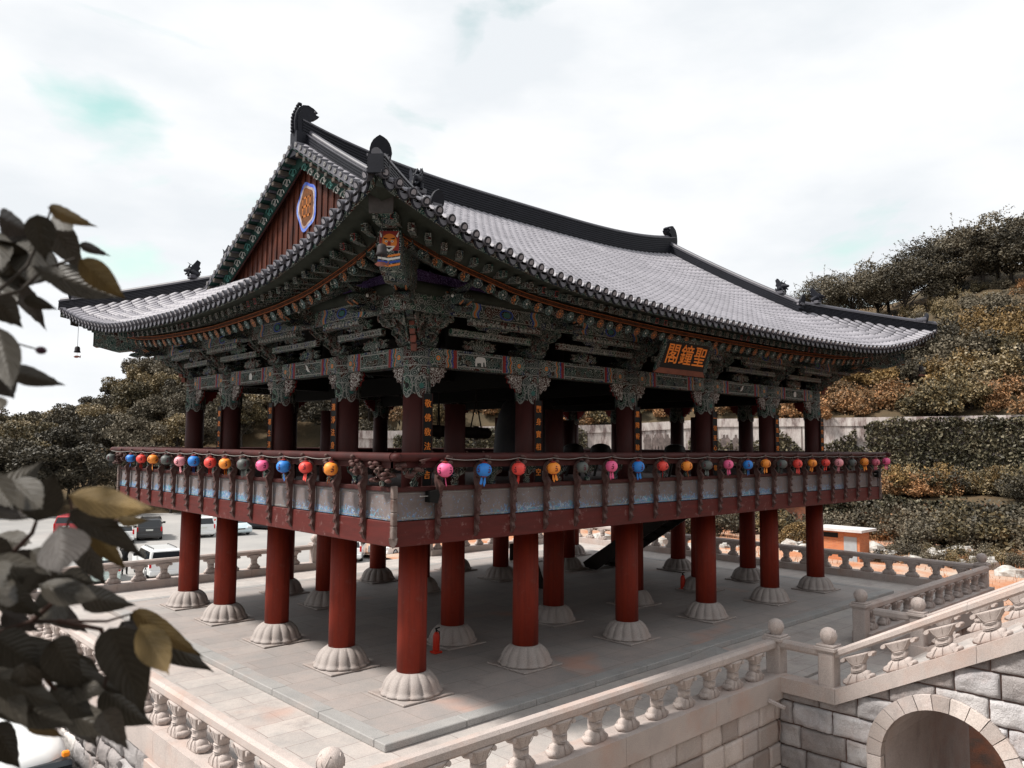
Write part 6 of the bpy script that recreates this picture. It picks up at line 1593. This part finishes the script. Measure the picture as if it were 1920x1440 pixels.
car('sedan','parked_car',pearl,cp(458,1004)+Vector((0,2.3,0)),PI/2-.1,'pale blue white sedan facing the terrace between two left columns')
car('suv','parked_suv',dark,cp(505,997)+Vector((.8,2.4,0)),PI/2+.5,'black sport utility car under the deck edge at the forest')
car('hatch','parked_car',white,cp(672,1050)+Vector((0,.8,0)),PI+.9,'small white hatchback seen left of the near corner column')
car('sedan','parked_car',white,cp(740,1044)+Vector((1.0,1,0)),.3,'white sedan seen just right of the small hatchback')
car('suv','parked_suv',redc,cp(150,1005)+Vector((0,2,0)),-PI/2-.5,'red sport utility car glimpsed between the blurred leaves')
car('hatch','parked_car',paint('pale_green',(.55,.65,.62)),cp(215,1092)+Vector((-.4,1.2,0)),-PI/2-.2,'pale mint hatchback behind the far left balusters')
# van roof at the bottom left
T=thing('parked_bus','white minibus with rounded roof and orange marker lamp at the lower left corner','bus',(-5.72,5.25,GZ))
VM=Matrix.Translation((-5.62,5.95,GZ))@Matrix.Diagonal((1.1,1.43,1.34,1))
mb=MB(); mb.T=VM; mb.s=True; n=28; vs=[];fs=[]
lv=[(.0,.35),(.0,1.2),(.0,1.5),(.01,1.85),(.04,1.99),(.12,2.08),(.3,2.13)]
for ins,z in lv:
    for k in range(n):
        t=2*PI*k/n; c,s_=math.cos(t),math.sin(t); vs.append(((.88-ins)*math.copysign(abs(c)**.45,c),(2.3-ins*1.2)*math.copysign(abs(s_)**.35,s_),z))
for i in range(len(lv)-1):
    for k in range(n): a=i*n+k;b=i*n+(k+1)%n; fs.append((a,b,b+n,a+n))
fs.append(tuple(range((len(lv)-1)*n,len(lv)*n))); mb.add(vs,fs,0,True); part('body',mb,white,T)
mb=MB(); mb.T=VM; mb.bbox((-.76,-2.34,1.12),(.76,-2.08,1.97),.05); part('windscreen',mb,Mt['glass'],T)
mb=MB(); mb.T=VM; mb.bbox((.8,-1.9,1.15),(.9,1.9,1.65),.02); part('side_window',mb,Mt['glass'],T)
mb=MB(); mb.T=VM; mb.bbox((.6,-2.27,1.99),(.7,-2.2,2.06),.015); part('marker_lamp',mb,Mt['ambr'] if 'ambr' in Mt else Mt.setdefault('ambr',flat('amber_lens',(.8,.25,.02),.25)),T)
for x in (-.78,.78):
    for y in (-1.5,1.5): mb=MB(); mb.T=VM; mb.lathe([(.28,-.1),(.33,0),(.28,.1)],c=(x,y,.33),n=18,axis='x'); part('wheel',mb,Mt['rubber'],T)
# ================================================= PEOPLE in the car park
def person(p,rz,label,cloth,legs,bend=.0,arms='up'):
    T=thing('person',label,'person',tuple(p),rz)
    J={'pel':(0,0,.92),'ch':(bend*.5,0,1.3-.1*bend),'nk':(bend*.75,0,1.47-.22*bend),'hd':(bend*.9,0,1.6-.25*bend),
       'hl':(0,.1,.88),'kl':(.02,.11,.48),'al':(-.02,.12,.08),'tl':(.13,.13,.03),'hr':(0,-.1,.88),'kr':(.03,-.12,.48),'ar':(-.03,-.13,.08),'tr':(.12,-.14,.03)}
    up=arms=='up'
    for s_,y in (('l',1),('r',-1)):
        J['s'+s_]=(bend*.62,y*.18,1.42-.18*bend)
        J['e'+s_]=(bend*.7+(.15 if up else .1),y*(.34 if up else .25),(1.45 if up else 1.14-.1*bend)); J['w'+s_]=(bend+(.1 if up else .3),y*(.2 if up else .2),1.66-.2*bend if up else 1.0-.15*bend)
    E=[('pel','ch'),('ch','nk'),('nk','hd'),('pel','hl'),('hl','kl'),('kl','al'),('al','tl'),('pel','hr'),('hr','kr'),('kr','ar'),('ar','tr'),('ch','sl'),('sl','el'),('el','wl'),('ch','sr'),('sr','er'),('er','wr')]
    rad={'pel':.14,'ch':.15,'nk':.055,'hd':.09,'hl':.09,'kl':.06,'al':.045,'tl':.035,'hr':.09,'kr':.06,'ar':.045,'tr':.035,'sl':.07,'el':.045,'wl':.032,'sr':.07,'er':.045,'wr':.032}
    ks=list(J); me=bpy.data.meshes.new('body'); me.from_pydata([J[k] for k in ks],[(ks.index(a),ks.index(b)) for a,b in E],[])
    o=bpy.data.objects.new('body',me); col.objects.link(o); md=o.modifiers.new('s','SKIN'); 
    if not me.skin_vertices: me.skin_vertices_new() if hasattr(me,'skin_vertices_new') else None
    try:
        sv=me.skin_vertices[0].data
        for i,k in enumerate(ks): sv[i].radius=(rad[k]*(1.0),rad[k]*1.15)
        sv[0].use_root=True
    except Exception: 
        pass
    o.modifiers.new('u','SUBSURF').levels=1
    dg=bpy.context.evaluated_depsgraph_get(); dg.update(); me2=bpy.data.meshes.new_from_object(o.evaluated_get(dg)); bpy.data.objects.remove(o)
    me2.materials.clear()
    for m in (cloth,legs,Mt['skin']): me2.materials.append(m)
    for pl_ in me2.polygons:
        c=pl_.center; pl_.use_smooth=True; pl_.material_index=1 if c.z<.93 else (2 if (c.z>1.5-.22*bend and abs(c.y)<.1) or (Vector(c)-Vector(J['wl'])).length<.1 or (Vector(c)-Vector(J['wr'])).length<.1 else 0)
    b=bpy.data.objects.new('body',me2); col.objects.link(b); b.parent=T
    mb=MB(); h=J['hd']; mb.sphere((h[0]-.012,h[1],h[2]+.05),.112,14,10,0,(1,.88,1.12)); me3=mb.mesh('hair',Mt['black']); b2=bpy.data.objects.new('hair',me3); col.objects.link(b2); b2.parent=T
Mt['skin']=flat('skin',(.45,.26,.18),.6); Mt['navy']=flat('navy_cloth',(.018,.022,.06),.9); Mt['blackc']=flat('black_cloth',(.015,.015,.016),.9)
person(cp(233,1078),1.0,'person in black with both hands raised to the head beside the white car',Mt['blackc'],Mt['blackc'],0,'up')
person(cp(352,1082)+Vector((.2,.4,0)),2.4,'person in a navy jacket bending beside the white car',Mt['navy'],Mt['navy'],.75,'down')
# ================================================= NEAR BRANCH WITH LEAVES
def lfm(name,c1,c2,vein,rough=.45):
    m,t,b=newmat(name); v=coord(t,'UV')
    sx=t.nodes.new('ShaderNodeSeparateXYZ'); t.links.new(v,sx.inputs[0])
    ax=mth(t,'ABSOLUTE',mth(t,'SUBTRACT',sx.outputs[0],.5))
    ph=mth(t,'MULTIPLY',mth(t,'SUBTRACT',sx.outputs[1],mth(t,'MULTIPLY',ax,.55)),70)
    w_=mth(t,'SINE',ph); ve=ramp(t,w_,[(.78,0),(1.0,1)]); mid=ramp(t,ax,[(.012,1),(.03,0)])
    vm=mth(t,'MAXIMUM',ve,mid); n=noise(t,coord(t),14,4)
    c=ramp(t,n,[(.3,c1),(.7,c2)]); c=mix(t,mth(t,'MULTIPLY',vm,.3),c,vein)
    t.links.new(c,b.inputs['Base Color']); b.inputs['Roughness'].default_value=rough; b.inputs['Specular IOR Level'].default_value=.12
    bump(t,b,w_,.28,.002); return m
LF={'k':lfm('dark_leaf',(.05,.043,.033),(.03,.026,.02),(.085,.075,.06)),'g':lfm('golden_leaf_underside',(.16,.105,.038),(.09,.062,.027),(.22,.155,.07),.6),'s':lfm('silvery_leaf',(.06,.052,.047),(.034,.03,.027),(.095,.085,.078),.5)}
lr=random.Random(31)
def leaf(u0,v0,u1,v1,w_,d0,c,parent,d1=None,curl=.25,tilt=None):
    a=at(u0,v0,d0); d1=d1 or d0+lr.uniform(-.12,.12); b=at(u1,v1,d1); ax=(b-a); L=ax.length; ax.normalize()
    view=(a-CAM).normalized(); sd_=ax.cross(view).normalized(); tl=tilt if tilt is not None else lr.uniform(-.5,.5); sd_=(Matrix.Rotation(tl,4,ax)@sd_); nn=sd_.cross(ax).normalized()
    W=w_*d0/FPX/max(.5,math.cos(tl))*1.0; vs=[];uvs=[];K,J_=14,8
    for i in range(K+1):
        t=i/K; prof=(math.sin(PI*t**.7)**.95)*(1-.3*t**2)*(1 if t<.8 else 1-.5*(t-.8)/.2)
        wd=W*.5*max(.0,prof)
        for j in range(J_+1):
            s_=j/J_*2-1; h=abs(s_)*wd*.42-curl*L*(t*t)*.28+.0015*math.sin(t*38-abs(s_)*6)
            vs.append(a+ax*(L*t)+sd_*(wd*s_)+nn*h); uvs.append((j/J_,t))
    fs=[(i*(J_+1)+j,i*(J_+1)+j+1,(i+1)*(J_+1)+j+1,(i+1)*(J_+1)+j) for i in range(K) for j in range(J_)]
    me=bpy.data.meshes.new('leaf'); me.from_pydata([tuple(v) for v in vs],[],fs); me.materials.append(LF[c]); uv=me.uv_layers.new(name='UVMap')
    for pl_ in me.polygons:
        pl_.use_smooth=True
        for li,vi in zip(pl_.loop_indices,pl_.vertices): uv.data[li].uv=uvs[vi]
    return put('leaf',me,parent)
B1=thing('leafy_branch','blurred dark leafy branch hanging into the picture at the upper left','branch',tuple(at(-60,560,1.25)))
B2=thing('leafy_branch','large blurred leafy branch with golden backed leaves at the lower left','branch',tuple(at(-60,1180,1.2)))
up_=[(92,388,172,425,26,'g'),(70,402,86,490,48,'k'),(100,425,152,505,52,'k'),(150,458,201,478,18,'s'),(38,415,18,520,50,'s'),(62,438,60,548,66,'k'),(98,470,50,538,58,'s'),(150,486,236,562,46,'g'),(78,505,232,562,52,'k'),(2,450,34,566,62,'k'),(22,530,86,612,34,'s'),(44,560,108,580,22,'k'),(-12,560,40,612,48,'k'),(-6,612,26,742,48,'k'),(20,694,116,722,34,'k'),(-5,700,26,748,46,'s'),(-12,742,8,772,26,'k'),(-20,430,10,520,46,'k'),(100,400,140,440,30,'k'),(-20,500,30,600,52,'k'),(120,520,60,500,30,'k'),(0,405,60,440,40,'s')]
lo_=[(-40,960,80,868,64,'k'),(68,978,102,884,66,'k'),(128,928,292,961,50,'g'),(165,946,300,957,42,'g'),(222,975,272,978,20,'g'),(132,958,268,1038,46,'k'),(160,948,228,1014,34,'k'),(172,998,236,1068,32,'g'),(112,985,116,1084,78,'s'),(150,1005,192,1092,48,'k'),(58,1030,100,1080,36,'k'),(-20,955,62,972,24,'s'),(-10,1005,64,1022,40,'k'),(25,1035,62,1085,42,'s'),(100,1065,36,1118,36,'k'),(118,1075,180,1095,36,'k'),(150,1115,246,1136,46,'k'),(110,1115,56,1148,34,'k'),(245,1150,392,1262,62,'k'),(250,1145,372,1230,40,'g'),(228,1165,262,1238,44,'s'),(262,1170,322,1272,56,'g'),(205,1178,272,1335,84,'k'),(14,1198,236,1306,56,'k'),(30,1195,170,1240,26,'g'),(-15,1225,64,1372,84,'k'),(95,1290,176,1345,62,'k'),(192,1288,282,1362,62,'k'),(144,1345,178,1392,44,'k'),(192,1335,234,1397,46,'k'),(52,1352,112,1380,26,'g'),(-12,1360,34,1440,50,'k'),(-20,1100,48,1128,40,'k'),(5,1150,68,1182,34,'s'),(120,1128,60,1180,40,'k'),(88,1138,158,1182,38,'s'),(-25,880,25,960,50,'k'),(-20,1060,20,1100,40,'k'),(100,1200,150,1290,60,'k'),(-30,1180,60,1240,50,'k'),(-30,1020,30,1060,44,'k'),(115,1240,200,1300,50,'k'),(20,900,90,960,50,'k')]
for q in range(14):
    a=lr.uniform(-30,110); b=lr.uniform(1040,1330); L=lr.uniform(90,150); t=lr.uniform(-.1,1.5); lo_.append((a,b,a+L*math.cos(t),b+L*math.sin(t),lr.uniform(44,64),lr.choice('kkk')))
for (a,b,c,d,w_,k) in up_: leaf(a,b,c,d,w_,lr.uniform(1.15,1.45),k,B1)
for (a,b,c,d,w_,k) in lo_: leaf(a,b,c,d,w_,lr.uniform(1.1,1.5),k,B2)
mb=MB()
for P in ([(-120,640,1.35),(-20,560,1.3),(50,500,1.3),(85,430,1.3),(95,392,1.3)],[(-20,560,1.3),(40,545,1.28),(80,505,1.28),(140,485,1.28)],[(-120,640,1.35),(-30,640,1.33),(5,680,1.3),(22,695,1.3)]): mb.tube([at(*q) for q in P],[.0035,.003,.0025,.002,.0012][:len(P)],7)
mb.tube([at(18,640,1.3),at(45,648,1.3),at(70,655,1.3)],.0012,5)
part('twig',mb,Mt['bark'],B1); mb=MB(); mb.sphere(at(77,657,1.3),.0062,12,8,0,(1.2,1.2,.9)); part('berry',mb,Mt['berry'] if 'berry' in Mt else Mt.setdefault('berry',flat('dark_purple_berry',(.035,.012,.02),.4)),B1)
mb=MB()
for P in ([(-150,1260,1.35),(-20,1190,1.3),(60,1165,1.3),(110,1165,1.3),(200,1165,1.3),(250,1150,1.3)],[(-150,1100,1.35),(-30,1085,1.3),(50,1070,1.3),(110,1030,1.3),(135,960,1.3),(130,930,1.3)],[(110,1165,1.3),(190,1180,1.28),(205,1250,1.28),(195,1290,1.28)],[(-20,1190,1.3),(60,1240,1.3),(100,1290,1.3),(150,1340,1.3)],[(60,1165,1.3),(110,1120,1.3),(150,1112,1.3)],[(110,1030,1.3),(160,1000,1.3),(222,976,1.3)],[(-30,1085,1.3),(30,1030,1.3),(60,1000,1.3),(68,978,1.3)]): mb.tube([at(*q) for q in P],[.004,.0034,.003,.0024,.002,.0013][:len(P)],7)
part('twig',mb,Mt['twig'] if 'twig' in Mt else Mt.setdefault('twig',pm('reddish_twig',(.06,.028,.02),(.03,.02,.016),30,.7)),B2)
